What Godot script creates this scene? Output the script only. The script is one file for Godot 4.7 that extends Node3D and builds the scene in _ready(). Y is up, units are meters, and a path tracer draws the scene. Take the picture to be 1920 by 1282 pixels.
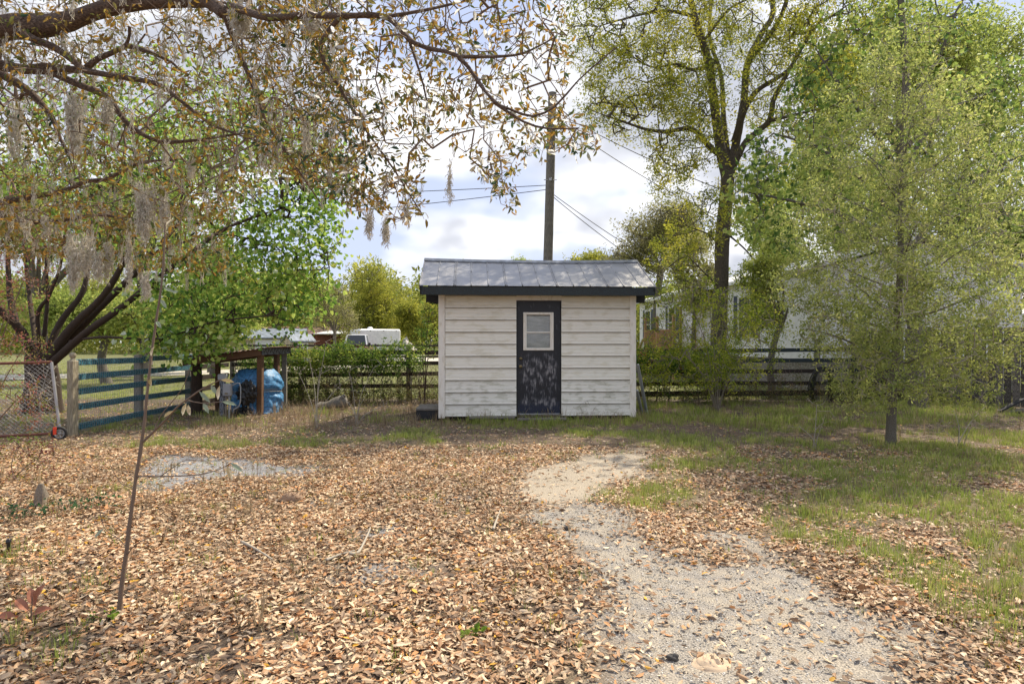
extends Node3D
# A small white siding shed at the back of a leaf-strewn yard, under a live oak hung with moss.

const F := 1200.0        # focal length in photograph pixels
const EYE := 1.45
var rng := RandomNumberGenerator.new()
var warp := FastNoiseLite.new()
var patch := FastNoiseLite.new()
var lump := FastNoiseLite.new()
var taken := {}
var M := {}

# ---------------------------------------------------------------- helpers
func at(px: float, py: float, d: float) -> Vector3:
	return Vector3((px - 960.0) / F * d, EYE - (py - 641.0) / F * d, -d)

func gnd(px: float, py: float) -> Vector3:
	var d: float = EYE * F / (py - 641.0)
	return Vector3((px - 960.0) / F * d, 0, -d)

func rr(a: float, b: float) -> float:
	return rng.randf_range(a, b)

func lin(r: float, g: float, b: float) -> Color:
	return Color(r, g, b).linear_to_srgb()

class MB:
	var v := PackedVector3Array()
	var n := PackedVector3Array()
	var c := PackedColorArray()
	var uv := PackedVector2Array()
	var ix := PackedInt32Array()
	var col := Color.WHITE
	var off := Vector3.ZERO

	func add(p: Vector3, nn: Vector3, t := Vector2.ZERO) -> int:
		v.append(p - off); n.append(nn); c.append(col); uv.append(t)
		return v.size() - 1

	func tri(a: Vector3, b: Vector3, d: Vector3) -> void:   # counter-clockwise from outside
		var nn := (b - a).cross(d - a).normalized()
		var i := add(a, nn); add(b, nn); add(d, nn)
		ix.append_array([i, i + 2, i + 1])

	func quad(a: Vector3, b: Vector3, d: Vector3, e: Vector3, t0 := Vector2.ZERO, t1 := Vector2.ONE) -> void:
		var nn := (b - a).cross(e - a)
		if nn.length_squared() < 1e-16:
			nn = (d - b).cross(e - b)
		nn = nn.normalized()
		var i := add(a, nn, Vector2(t0.x, t1.y)); add(b, nn, t1); add(d, nn, Vector2(t1.x, t0.y)); add(e, nn, t0)
		ix.append_array([i, i + 2, i + 1, i, i + 3, i + 2])

	func out(ps: Array, mid: Vector3) -> void:              # a convex face turned away from mid
		var a: Vector3 = ps[0]
		var b: Vector3 = ps[1]
		var d: Vector3 = ps[2]
		if (b - a).cross(d - a).dot((a + d) * 0.5 - mid) < 0.0:
			ps.reverse()
		for k in range(1, ps.size() - 1):
			tri(ps[0], ps[k], ps[k + 1])

	func box(t: Transform3D, s: Vector3, bev := 0.0) -> void:
		var h := s * 0.5
		var mid := t.origin
		var P := func(i: int, sx: float, sy: float, sz: float) -> Vector3:
			var q := Vector3(h.x, h.y, h.z) - Vector3(0.0 if i == 0 else bev, 0.0 if i == 1 else bev, 0.0 if i == 2 else bev)
			return t * Vector3(q.x * sx, q.y * sy, q.z * sz)
		var S := [-1.0, 1.0]
		for i in 3:
			for s0 in S:
				var ps := []
				for k in [[-1.0, -1.0], [1.0, -1.0], [1.0, 1.0], [-1.0, 1.0]]:
					var q := [0.0, 0.0, 0.0]
					q[i] = s0; q[(i + 1) % 3] = k[0]; q[(i + 2) % 3] = k[1]
					ps.append(P.call(i, q[0], q[1], q[2]))
				out(ps, mid)
		if bev <= 0.0:
			return
		for i in 3:
			var j := (i + 1) % 3
			var k := (i + 2) % 3
			for a in S:
				for b in S:
					var q := [0.0, 0.0, 0.0]
					q[i] = a; q[j] = b; q[k] = -1.0
					var q2 := q.duplicate()
					q2[k] = 1.0
					out([P.call(i, q[0], q[1], q[2]), P.call(i, q2[0], q2[1], q2[2]), P.call(j, q2[0], q2[1], q2[2]), P.call(j, q[0], q[1], q[2])], mid)
		for a in S:
			for b in S:
				for d in S:
					out([P.call(0, a, b, d), P.call(1, a, b, d), P.call(2, a, b, d)], mid)

	func bx(p: Vector3, s: Vector3, bev := 0.0, yaw := 0.0) -> void:
		box(Transform3D(Basis(Vector3.UP, yaw), p), s, bev)

	func beam(a: Vector3, b: Vector3, w: float, h: float, bev := 0.0) -> void:   # a bar from a to b
		var z := (b - a).normalized()
		var up := Vector3.UP if absf(z.y) < 0.9 else Vector3.BACK
		var x := up.cross(z).normalized()
		box(Transform3D(Basis(x, z.cross(x), z), (a + b) * 0.5), Vector3(w, h, a.distance_to(b)), bev)

	func tube(ps: PackedVector3Array, rs: PackedFloat32Array, sides: int, cap := true) -> void:
		var m := ps.size()
		var ref := Vector3(0.31, 0.2, 0.93)
		var first := v.size()
		for i in m:
			var z := (ps[mini(i + 1, m - 1)] - ps[maxi(i - 1, 0)]).normalized()
			var x := (ref - z * ref.dot(z)).normalized()
			ref = x
			var y := z.cross(x)
			for k in sides:
				var a := TAU * k / sides
				var d := x * cos(a) + y * sin(a)
				add(ps[i] + d * rs[i], d)
		for i in m - 1:
			for k in sides:
				var p := first + i * sides + k
				var q := first + i * sides + (k + 1) % sides
				ix.append_array([p, p + sides, q, q, p + sides, q + sides])
		if cap:
			for e in [0, m - 1]:
				var z := (ps[e] - ps[1 if e == 0 else m - 2]).normalized()
				var i0 := add(ps[e] + z * rs[e] * 0.15, z)
				for k in sides:
					var p: int = first + e * sides + k
					var q: int = first + e * sides + (k + 1) % sides
					if e == 0:
						ix.append_array([i0, p, q])
					else:
						ix.append_array([i0, q, p])

	func rod(a: Vector3, b: Vector3, r0: float, r1: float, sides := 6) -> void:
		tube(PackedVector3Array([a, b]), PackedFloat32Array([r0, r1]), sides)

	func lathe(p: Vector3, prof: Array, sides: int) -> void:  # [radius, height] from bottom to top
		var first := v.size()
		for i in prof.size():
			var a: Array = prof[maxi(i - 1, 0)]
			var b: Array = prof[mini(i + 1, prof.size() - 1)]
			var s := Vector2(b[1] - a[1], a[0] - b[0]).normalized()
			for k in sides:
				var w := TAU * k / sides
				add(p + Vector3(cos(w) * prof[i][0], prof[i][1], sin(w) * prof[i][0]), Vector3(cos(w) * s.x, s.y, sin(w) * s.x))
		for i in prof.size() - 1:
			for k in sides:
				var a := first + i * sides + k
				var b := first + i * sides + (k + 1) % sides
				ix.append_array([a, b, a + sides, b, b + sides, a + sides])

	func ring(t: Transform3D, R: float, r: float, sides := 16, thin := 5) -> void:
		var ps := PackedVector3Array()
		var rs := PackedFloat32Array()
		for i in sides + 1:
			var a := TAU * i / sides
			ps.append(t * Vector3(cos(a) * R, sin(a) * R, 0)); rs.append(r)
		tube(ps, rs, thin, false)

	func grid(nu: int, nv: int, f: Callable) -> void:        # smooth surface, f(u, v) -> point
		var first := v.size()
		for j in nv + 1:
			for i in nu + 1:
				add(f.call(float(i) / nu, float(j) / nv), Vector3.ZERO, Vector2(float(i) / nu, float(j) / nv))
		for j in nv:
			for i in nu:
				var a := first + j * (nu + 1) + i
				for t in [[a, a + 1, a + nu + 2], [a, a + nu + 2, a + nu + 1]]:
					var nn := (v[t[1]] - v[t[0]]).cross(v[t[2]] - v[t[0]])
					for q in t:
						n[q] += nn
					ix.append_array([t[0], t[2], t[1]])
		for i in range(first, v.size()):
			n[i] = n[i].normalized() if n[i].length_squared() > 1e-20 else Vector3.UP

	func leaf(p: Vector3, d: Vector3, up: Vector3, l: float, w: float, fold: float, fine := true) -> void:
		var s := d.cross(up).normalized()
		var u := s.cross(d)
		var tip := p + d * l - u * fold * 1.5
		if not fine:
			var mid := p + d * l * 0.5
			var a := mid + s * w * 0.5 + u * fold
			var b := mid - s * w * 0.5 + u * fold
			tri(p, a, tip); tri(p, tip, b)
			return
		var m1 := p + d * l * 0.36 + u * fold * 0.3
		var m2 := p + d * l * 0.74
		var l1 := m1 + s * w * 0.5 + u * fold
		var r1 := m1 - s * w * 0.5 + u * fold
		var l2 := m2 + s * w * 0.41 + u * fold * 0.7
		var r2 := m2 - s * w * 0.41 + u * fold * 0.7
		tri(p, l1, m1); tri(p, m1, r1)
		tri(m1, l1, l2); tri(m1, l2, m2)
		tri(m1, m2, r2); tri(m1, r2, r1)
		tri(l2, tip, m2); tri(m2, tip, r2)

	func mesh() -> ArrayMesh:
		var a := []
		a.resize(Mesh.ARRAY_MAX)
		a[Mesh.ARRAY_VERTEX] = v; a[Mesh.ARRAY_NORMAL] = n; a[Mesh.ARRAY_COLOR] = c; a[Mesh.ARRAY_TEX_UV] = uv; a[Mesh.ARRAY_INDEX] = ix
		var m := ArrayMesh.new()
		m.add_surface_from_arrays(Mesh.PRIMITIVE_TRIANGLES, a)
		return m

func numbered(called: String) -> String:
	if not taken.has(called):
		taken[called] = 0
		return called
	taken[called] += 1
	return "%s_%03d" % [called, taken[called]]

func put(o: Node3D, called: String, parent: Node) -> void:
	if parent == self:
		o.name = numbered(called)
	else:
		var k := 0
		var s := called
		var has := {}
		if parent.has_meta("_n"):
			has = parent.get_meta("_n")
		if has.has(called):
			has[called] += 1
			s = "%s_%03d" % [called, has[called]]
		else:
			has[called] = 0
		parent.set_meta("_n", has)
		o.name = s
	parent.add_child(o, true)

func obj(called: String, mb, mat: Material, parent: Node = self) -> MeshInstance3D:
	var o := MeshInstance3D.new()
	o.mesh = mb.mesh() if mb is MB else mb
	o.material_override = mat
	put(o, called, parent)
	return o

func tag(o: Node, label: String, category: String, group := "", kind := "") -> Node:
	o.set_meta("label", label)
	if category:
		o.set_meta("category", category)
	if group:
		o.set_meta("group", group)
	if kind:
		o.set_meta("kind", kind)
	return o

func thing(called: String, label: String, category: String, pos := Vector3.ZERO, turn := 0.0, group := "") -> Node3D:
	var o := Node3D.new()
	put(o, called, self)
	o.position = pos
	o.rotation.y = turn
	tag(o, label, category, group)
	return o

func struct(called: String, mb, mat: Material) -> MeshInstance3D:
	var o := obj(called, mb, mat)
	o.set_meta("kind", "structure")
	return o

func scatter(called: String, mesh: Mesh, xf: Array, cols: PackedColorArray, mat: Material, parent: Node = self, base := Vector3.ZERO) -> MultiMeshInstance3D:
	var mm := MultiMesh.new()
	mm.transform_format = MultiMesh.TRANSFORM_3D
	mm.use_colors = true
	mm.mesh = mesh
	mm.instance_count = xf.size()
	var buf := PackedFloat32Array()
	buf.resize(xf.size() * 16)
	var i := 0
	for k in xf.size():
		var t: Transform3D = xf[k]
		var b := t.basis
		var o := t.origin - base
		var c := cols[k]
		buf[i] = b.x.x; buf[i + 1] = b.y.x; buf[i + 2] = b.z.x; buf[i + 3] = o.x
		buf[i + 4] = b.x.y; buf[i + 5] = b.y.y; buf[i + 6] = b.z.y; buf[i + 7] = o.y
		buf[i + 8] = b.x.z; buf[i + 9] = b.y.z; buf[i + 10] = b.z.z; buf[i + 11] = o.z
		buf[i + 12] = c.r; buf[i + 13] = c.g; buf[i + 14] = c.b; buf[i + 15] = 1.0
		i += 16
	mm.buffer = buf
	var o := MultiMeshInstance3D.new()
	o.multimesh = mm
	o.material_override = mat
	put(o, called, parent)
	o.set_meta("kind", "stuff")
	return o

# ---------------------------------------------------------------- materials
func noise_tex(freq: float, lo: Color, hi: Color, size := 512, typ := FastNoiseLite.TYPE_SIMPLEX_SMOOTH, oct := 5, as_normal := false, bump := 6.0, mid := -1.0) -> NoiseTexture2D:
	var f := FastNoiseLite.new()
	f.noise_type = typ
	f.frequency = freq
	f.fractal_octaves = oct
	f.seed = 7
	var t := NoiseTexture2D.new()
	t.width = size; t.height = size
	t.seamless = true
	t.noise = f
	if as_normal:
		t.as_normal_map = true
		t.bump_strength = bump
	else:
		var g := Gradient.new()
		g.set_color(0, lo); g.set_color(1, hi)
		if mid >= 0.0:
			g.set_offset(0, mid - 0.12); g.set_offset(1, mid + 0.12)
		t.color_ramp = g
	return t

func mat(albedo: Color, rough := 0.8, tex: Texture2D = null, scale := Vector3.ONE, nrm: Texture2D = null, vert := false, nscale := 1.0, world := false) -> StandardMaterial3D:
	var m := StandardMaterial3D.new()
	m.albedo_color = albedo
	m.roughness = rough
	m.vertex_color_use_as_albedo = vert
	if tex or nrm:
		m.uv1_triplanar = true
		m.uv1_world_triplanar = world
		m.uv1_scale = scale
	if tex:
		m.albedo_texture = tex
	if nrm:
		m.normal_enabled = true
		m.normal_texture = nrm
		m.normal_scale = nscale
	return m

func leafmat(back: float, rough := 0.5) -> StandardMaterial3D:
	var m := mat(Color.WHITE, rough, null, Vector3.ONE, null, true)
	m.backlight_enabled = true
	m.backlight = Color(back, back, back)
	m.metallic_specular = 0.22
	return m

func make_materials() -> void:
	var grain := noise_tex(0.02, Color(0.5, 0.5, 0.5), Color(1, 1, 1))
	var grain_n := noise_tex(0.03, Color.BLACK, Color.WHITE, 512, FastNoiseLite.TYPE_SIMPLEX_SMOOTH, 5, true, 8.0)
	var bark := noise_tex(0.03, Color(0.6, 0.58, 0.56), Color(1, 1, 1), 512, FastNoiseLite.TYPE_CELLULAR, 4)
	var bark_n := noise_tex(0.035, Color.BLACK, Color.WHITE, 512, FastNoiseLite.TYPE_CELLULAR, 4, true, 14.0)
	var speck := noise_tex(0.12, Color(0.45, 0.45, 0.46), Color(1, 1, 1), 512, FastNoiseLite.TYPE_SIMPLEX_SMOOTH, 4)
	var blotch := noise_tex(0.012, Color(0.62, 0.6, 0.56), Color(1, 1, 1), 512, FastNoiseLite.TYPE_SIMPLEX_SMOOTH, 6)
	var ground_n := noise_tex(0.09, Color.BLACK, Color.WHITE, 512, FastNoiseLite.TYPE_SIMPLEX_SMOOTH, 5, true, 7.0)
	var paint := noise_tex(0.013, Color(0.94, 0.93, 0.9), Color(1, 1, 1), 512, FastNoiseLite.TYPE_SIMPLEX_SMOOTH, 4, false, 1.0, 0.3)
	M.ground = mat(Color.WHITE, 0.95, speck, Vector3.ONE * 1.3, ground_n, true, 0.7, true)
	M.siding = mat(lin(0.85, 0.81, 0.7), 0.55, paint, Vector3(0.35, 0.9, 0.35), null, true, 1.0, true)
	M.siding_low = mat(lin(0.82, 0.79, 0.7), 0.6, noise_tex(0.013, Color(0.86, 0.86, 0.83), Color(1, 1, 1), 512, FastNoiseLite.TYPE_SIMPLEX_SMOOTH, 5, false, 1.0, 0.36), Vector3(0.5, 1.6, 0.5), null, true, 1.0, true)
	M.trim = mat(lin(0.82, 0.77, 0.68), 0.5, paint, Vector3(1.5, 0.5, 1.5))
	M.roof = mat(lin(0.38, 0.38, 0.39), 0.5, noise_tex(0.01, Color(0.86, 0.86, 0.86), Color(1, 1, 1), 256), Vector3.ONE * 0.7)
	M.roof.metallic = 0.35
	M.ridge = mat(lin(0.30, 0.32, 0.35), 0.4, blotch, Vector3.ONE)
	M.ridge.metallic = 0.4
	M.fascia = mat(Color.WHITE, 0.55, noise_tex(0.04, lin(0.012, 0.016, 0.017), lin(0.03, 0.075, 0.08), 512, FastNoiseLite.TYPE_SIMPLEX_SMOOTH, 5, false, 1.0, 0.72), Vector3(2.0, 2.0, 2.0), grain_n, false, 0.2)
	M.dark = mat(lin(0.02, 0.02, 0.022), 0.8)
	M.glass = mat(Color(0.8, 0.85, 0.85, 0.12), 0.03)
	M.glass.transparency = BaseMaterial3D.TRANSPARENCY_ALPHA
	M.curtain = mat(lin(0.36, 0.34, 0.3), 0.9, blotch, Vector3(0.7, 2.2, 1))
	M.brass = mat(lin(0.22, 0.17, 0.09), 0.4)
	M.brass.metallic = 0.8
	M.oldwood = mat(lin(0.30, 0.27, 0.23), 0.85, grain, Vector3(1.2, 14, 14), grain_n, false, 0.5)
	M.oldwood_up = mat(lin(0.36, 0.33, 0.27), 0.85, grain, Vector3(14, 1.0, 14), grain_n, false, 0.5)
	M.brownwood_up = mat(lin(0.24, 0.125, 0.06), 0.8, grain, Vector3(16, 1.0, 16), grain_n, false, 0.6)
	M.brownwood = mat(lin(0.26, 0.14, 0.075), 0.8, grain, Vector3(16, 16, 1.0), grain_n, false, 0.6)
	M.greyboard = mat(lin(0.26, 0.28, 0.31), 0.8, noise_tex(0.02, Color(0.3, 0.3, 0.32), Color(1, 1, 1), 512, FastNoiseLite.TYPE_SIMPLEX_SMOOTH, 5, false, 1.0, 0.5), Vector3(8, 1.0, 3.0))
	M.rail_dark = mat(lin(0.045, 0.028, 0.02), 0.75, grain, Vector3(1.2, 14, 14))
	M.rail_teal = mat(lin(0.016, 0.036, 0.042), 0.7, grain, Vector3(1.2, 14, 14))
	M.rail_blue = mat(lin(0.07, 0.25, 0.33), 0.6, noise_tex(0.03, Color(0.28, 0.33, 0.36), Color(1, 1, 1), 512, FastNoiseLite.TYPE_SIMPLEX_SMOOTH, 5, false, 1.0, 0.45), Vector3(2.2, 2.2, 2.2))
	M.post = mat(lin(0.47, 0.42, 0.31), 0.85, blotch, Vector3(9, 1.0, 9), grain_n, false, 0.3)
	M.plank = mat(lin(0.23, 0.2, 0.17), 0.9, noise_tex(0.025, Color(0.3, 0.3, 0.3), Color(1, 1, 1), 512, FastNoiseLite.TYPE_SIMPLEX_SMOOTH, 5, false, 1.0, 0.45), Vector3(14, 0.8, 14), grain_n, false, 0.5)
	M.plank2 = mat(lin(0.15, 0.13, 0.11), 0.9, noise_tex(0.025, Color(0.4, 0.4, 0.38), Color(1, 1, 1), 512, FastNoiseLite.TYPE_SIMPLEX_SMOOTH, 5, false, 1.0, 0.5), Vector3(14, 0.9, 14), grain_n, false, 0.5)
	M.galv = mat(lin(0.42, 0.42, 0.43), 0.45)
	M.galv.metallic = 0.6
	M.wire = mat(lin(0.30, 0.31, 0.30), 0.6)
	M.rust = mat(lin(0.30, 0.11, 0.07), 0.75, noise_tex(0.03, Color(0.5, 0.5, 0.55), Color(1, 1, 1), 256), Vector3.ONE * 3.0)
	M.rustroof = mat(Color.WHITE, 0.7, noise_tex(0.02, lin(0.22, 0.09, 0.055), lin(0.42, 0.37, 0.35), 512, FastNoiseLite.TYPE_SIMPLEX_SMOOTH, 6, false, 1.0, 0.55), Vector3.ONE * 1.5)
	M.tarp = mat(lin(0.075, 0.26, 0.5), 0.55, noise_tex(0.02, Color(0.6, 0.62, 0.66), Color(1, 1, 1), 512, FastNoiseLite.TYPE_SIMPLEX_SMOOTH, 6, false, 1.0, 0.42), Vector3.ONE * 1.6, noise_tex(0.018, Color.BLACK, Color.WHITE, 512, FastNoiseLite.TYPE_SIMPLEX_SMOOTH, 4, true, 10.0), false, 0.35)
	M.black = mat(lin(0.012, 0.012, 0.013), 0.35)
	M.rubber = mat(lin(0.02, 0.02, 0.02), 0.7)
	M.greybox = mat(lin(0.30, 0.31, 0.32), 0.5)
	M.orange = mat(lin(0.75, 0.06, 0.02), 0.5)
	M.bark_oak = mat(lin(0.33, 0.23, 0.165), 0.9, noise_tex(0.03, Color(0.25, 0.22, 0.2), Color(1, 1, 1), 512, FastNoiseLite.TYPE_CELLULAR, 5), Vector3(2.2, 7, 7), bark_n, false, 1.6)
	M.bark_grey = mat(lin(0.23, 0.21, 0.18), 0.9, bark, Vector3(4, 1.6, 4), bark_n, false, 0.9)
	M.bark_lichen = mat(lin(0.3, 0.27, 0.22), 0.9, noise_tex(0.05, Color(0.4, 0.38, 0.36), Color(1, 1, 1), 512, FastNoiseLite.TYPE_SIMPLEX_SMOOTH, 5, false, 1.0, 0.5), Vector3(6, 5, 6), bark_n, false, 0.8)
	M.bark_dark = mat(lin(0.085, 0.056, 0.038), 0.9, bark, Vector3(5, 2, 5), bark_n, false, 0.8)
	M.bark_pale = mat(lin(0.4, 0.35, 0.28), 0.85, bark, Vector3(9, 3, 9), bark_n, false, 0.3)
	M.twig = mat(lin(0.17, 0.12, 0.085), 0.85)
	M.twig_grey = mat(lin(0.36, 0.32, 0.26), 0.85)
	M.leaf = leafmat(1.0, 0.6)
	M.leaf_shiny = leafmat(0.95, 0.5)
	M.moss = mat(lin(0.56, 0.51, 0.41), 0.95)
	M.bark_lichen_dark = mat(lin(0.17, 0.145, 0.115), 0.9, bark, Vector3(2.5, 1.2, 2.5), bark_n, false, 1.0)
	M.moss.backlight_enabled = true
	M.moss.backlight = Color(0.5, 0.5, 0.5)
	M.litter = mat(Color.WHITE, 0.75, null, Vector3.ONE, null, true)
	M.litter.backlight_enabled = true
	M.litter.backlight = Color(0.35, 0.35, 0.35)
	M.grass = leafmat(0.8, 0.6)
	M.stone = mat(Color.WHITE, 0.9, null, Vector3.ONE, null, true)
	M.pole = mat(lin(0.32, 0.29, 0.25), 0.9, grain, Vector3(8, 0.5, 8), grain_n, false, 0.5)
	M.cable = mat(lin(0.02, 0.02, 0.022), 0.6)
	M.white = mat(lin(0.78, 0.78, 0.76), 0.5, noise_tex(0.02, Color(0.9, 0.9, 0.9), Color(1, 1, 1), 256), Vector3.ONE * 0.5)
	M.whitesteel = mat(lin(0.75, 0.75, 0.74), 0.35)
	M.newwood = mat(lin(0.66, 0.38, 0.17), 0.7, grain, Vector3(3, 3, 3))
	M.shutter = mat(lin(0.02, 0.035, 0.07), 0.5)
	M.pane = mat(lin(0.05, 0.06, 0.07), 0.08)
	M.brick = mat(lin(0.36, 0.14, 0.08), 0.85, blotch, Vector3.ONE)
	M.pinkroof = mat(lin(0.48, 0.3, 0.25), 0.7, blotch, Vector3.ONE * 0.4)
	M.blueroof = mat(lin(0.3, 0.36, 0.45), 0.5, blotch, Vector3.ONE * 0.4)
	M.cream = mat(lin(0.7, 0.6, 0.42), 0.7, blotch, Vector3.ONE * 0.5)
	M.carpaint = mat(lin(0.7, 0.7, 0.72), 0.2)
	M.maroon = mat(lin(0.13, 0.02, 0.025), 0.3)
	M.sandlane = mat(lin(0.72, 0.68, 0.62), 0.95, blotch, Vector3.ONE * 0.3, null, false, 1.0, true)

# ---------------------------------------------------------------- plants
func smooth(ps: Array, seg: float) -> PackedVector3Array:
	var out := PackedVector3Array()
	for i in ps.size() - 1:
		var a: Vector3 = ps[maxi(i - 1, 0)]
		var b: Vector3 = ps[i]
		var c: Vector3 = ps[i + 1]
		var d: Vector3 = ps[mini(i + 2, ps.size() - 1)]
		var k := maxi(1, int(ceil(b.distance_to(c) / seg)))
		for j in k:
			out.append(b.cubic_interpolate(c, a, d, float(j) / k))
	out.append(ps[ps.size() - 1])
	return out

func blob(out: PackedVector3Array, px: float, py: float, d: float, rx: float, ry: float, n: int, rz := -1.0, hollow := 0.6) -> void:
	var c := at(px, py, d)
	var r := Vector3(rx * d / F, ry * d / F, rz if rz > 0.0 else (rx + ry) * 0.5 * d / F)
	for i in n:
		var v := Vector3(rng.randfn(), rng.randfn(), rng.randfn()).normalized() * pow(rng.randf(), 1.0 / 3.0 * hollow)
		out.append(c + v * r)

func inside(out: PackedVector3Array, poly: PackedVector2Array, n: int, d0: float, d1: float) -> void:
	var lo := poly[0]
	var hi := poly[0]
	for p in poly:
		lo = lo.min(p); hi = hi.max(p)
	var left := n
	while left > 0:
		var q := Vector2(rr(lo.x, hi.x), rr(lo.y, hi.y))
		if Geometry2D.is_point_in_polygon(q, poly):
			out.append(at(q.x, q.y, rr(d0, d1)))
			left -= 1

# limbs: [points, radius at start, radius at end]; every attractor is joined to the nearest branch that already stands
func grow(limbs: Array, pts: PackedVector3Array, seg: float, jit: float, droop: float, free := 0.0, lean := Vector3.ZERO) -> Dictionary:
	var pos := PackedVector3Array()
	var par := PackedInt32Array()
	var ok := PackedInt32Array()
	var lines := []
	for L in limbs:
		var c := smooth(L[0], seg * 1.2)
		lines.append(c)
		var along := 0.0
		for i in c.size():
			if i > 0:
				along += c[i].distance_to(c[i - 1])
			if L.size() <= 3 or along >= L[3]:
				ok.append(pos.size())
			par.append(pos.size() - 1 if i > 0 else -1)
			pos.append(c[i])
	var nl := pos.size()
	var order := []
	for p in pts:
		var best := 1e9
		for i in range(0, ok.size(), 2):
			best = minf(best, p.distance_squared_to(pos[ok[i]]))
		order.append([best, p])
	order.sort_custom(func(a, b): return a[0] < b[0])
	var up := Vector3.UP * droop
	for o in order:
		var p: Vector3 = o[1]
		var best := 1e9
		var at_i := 0
		for i in ok:
			var q: float = p.distance_squared_to(pos[i])
			if q < best:
				best = q; at_i = i
		for i in range(nl, pos.size()):
			var q: float = p.distance_squared_to(pos[i])
			if q < best:
				best = q; at_i = i
		var a := pos[at_i]
		var dist := sqrt(best)
		if o[0] < free * free:
			continue
		var k := maxi(1, int(round(dist / seg)))
		var last := at_i
		var wob := Vector3(rr(-1, 1), rr(-1, 1), rr(-1, 1)) * dist * jit
		for j in range(1, k + 1):
			var t := float(j) / k
			var q := a.lerp(p, t) + (wob + up * dist) * sin(PI * t) + Vector3(rr(-1, 1), rr(-1, 1), rr(-1, 1)) * seg * 0.13
			par.append(last)
			last = pos.size()
			pos.append(q)
	var cnt := PackedInt32Array()
	cnt.resize(pos.size())
	cnt.fill(1)
	for i in range(pos.size() - 1, nl - 1, -1):
		cnt[par[i]] += cnt[i]
	return {"pos": pos, "par": par, "cnt": cnt, "nl": nl, "lines": lines, "limbs": limbs}

func limb_mesh(c: PackedVector3Array, r0: float, r1: float, off: Vector3, flare := 0.0, sides := 9, rough := 0.12) -> MB:
	var mb := MB.new()
	mb.off = off
	var fine := PackedVector3Array()
	var ps := []
	for p in c:
		ps.append(p)
	fine = smooth(ps, maxf(0.1, r0 * 0.9))
	var rs := PackedFloat32Array()
	for i in fine.size():
		var t := float(i) / (fine.size() - 1)
		var r := lerpf(r0, r1, t)
		if flare > 0.0:
			r += r0 * flare * exp(-fine[i].distance_to(fine[0]) / (r0 * 2.5))
		rs.append(r)
	mb.tube(fine, rs, sides)
	for i in mb.v.size():                                  # knots and swellings
		var q := mb.v[i] + off
		var r := r0
		mb.v[i] += mb.n[i] * lump.get_noise_3dv(q * (0.5 / maxf(r, 0.02))) * r * rough
	return mb

func twig_mesh(g: Dictionary, rtip: float, rmax: float, off: Vector3, power := 0.42, sides := 3) -> MB:
	var mb := MB.new()
	mb.off = off
	var pos: PackedVector3Array = g.pos
	var par: PackedInt32Array = g.par
	var cnt: PackedInt32Array = g.cnt
	for i in range(g.nl, pos.size()):
		var b := pos[i]
		var a := pos[par[i]]
		if a.distance_squared_to(b) < 1e-8:
			continue
		var rb := minf(rmax, rtip * pow(cnt[i], power))
		var ra := minf(rmax, rtip * pow(mini(cnt[par[i]], cnt[i] + 4) if par[i] >= g.nl else cnt[i] + 1, power))
		var z := (b - a).normalized()
		var x := Vector3(0.31, 0.2, 0.93).cross(z).normalized()
		var y := z.cross(x)
		var f := mb.v.size()
		var n := sides if cnt[i] < 60 else 6
		for k in n:
			var w := TAU * k / n
			var d := x * cos(w) + y * sin(w)
			mb.add(a + d * ra, d); mb.add(b + d * rb, d)
		for k in n:
			var p := f + k * 2
			var q := f + (k + 1) % n * 2
			mb.ix.append_array([p, p + 1, q, q, p + 1, q + 1])
	return mb

func look(d: Vector3, roll: float) -> Basis:               # y along d
	var y := d.normalized()
	var x := Vector3(0.37, 0.21, 0.9).cross(y).normalized()
	return Basis(x, y, x.cross(y)) * Basis(Vector3.UP, roll)

# leaves or sprays on the outer twigs: [transforms, colours]
func leaves(g: Dictionary, per: float, most: int, spread: float, down: float, s0: float, s1: float, pal: Array, vary := 0.25, along := 0.6, outward := 0.0, mid := Vector3.ZERO) -> Array:
	var xf := []
	var cols := PackedColorArray()
	var pos: PackedVector3Array = g.pos
	var par: PackedInt32Array = g.par
	var cnt: PackedInt32Array = g.cnt
	for i in range(g.nl, pos.size()):
		if cnt[i] > most:
			continue
		var k := int(per) + (1 if rng.randf() < per - int(per) else 0)
		var dir := (pos[i] - pos[par[i]]).normalized()
		var tone := lump.get_noise_3dv(pos[i] * 0.9)
		for j in k:
			var p := pos[i].lerp(pos[par[i]], rng.randf()) + Vector3(rng.randfn(), rng.randfn(), rng.randfn()) * spread
			var d := dir * along + Vector3(rng.randfn(), rng.randfn(), rng.randfn()) * 0.6 + Vector3.DOWN * down
			if outward > 0.0:
				d += (p - mid).normalized() * outward
			if d.length_squared() < 0.01:
				d = Vector3.DOWN
			var b := look(d, rng.randf() * TAU) * Basis.from_scale(Vector3.ONE * rr(s0, s1))
			xf.append(Transform3D(b, p))
			var pick := clampf(rng.randf() * 0.75 + 0.125 + tone * 0.45, 0.0, 0.999)
			var c: Color = pal[int(pick * pal.size())]
			cols.append(c * (1.0 + rr(-vary, vary)))
	return [xf, cols]

func leaf_mesh(l: float, w: float, fold := 0.18, fine := true) -> ArrayMesh:
	var mb := MB.new()
	mb.leaf(Vector3(0, l * 0.06, 0), Vector3.UP, Vector3.BACK, l, w, w * fold, fine)
	return mb.mesh()

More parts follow.
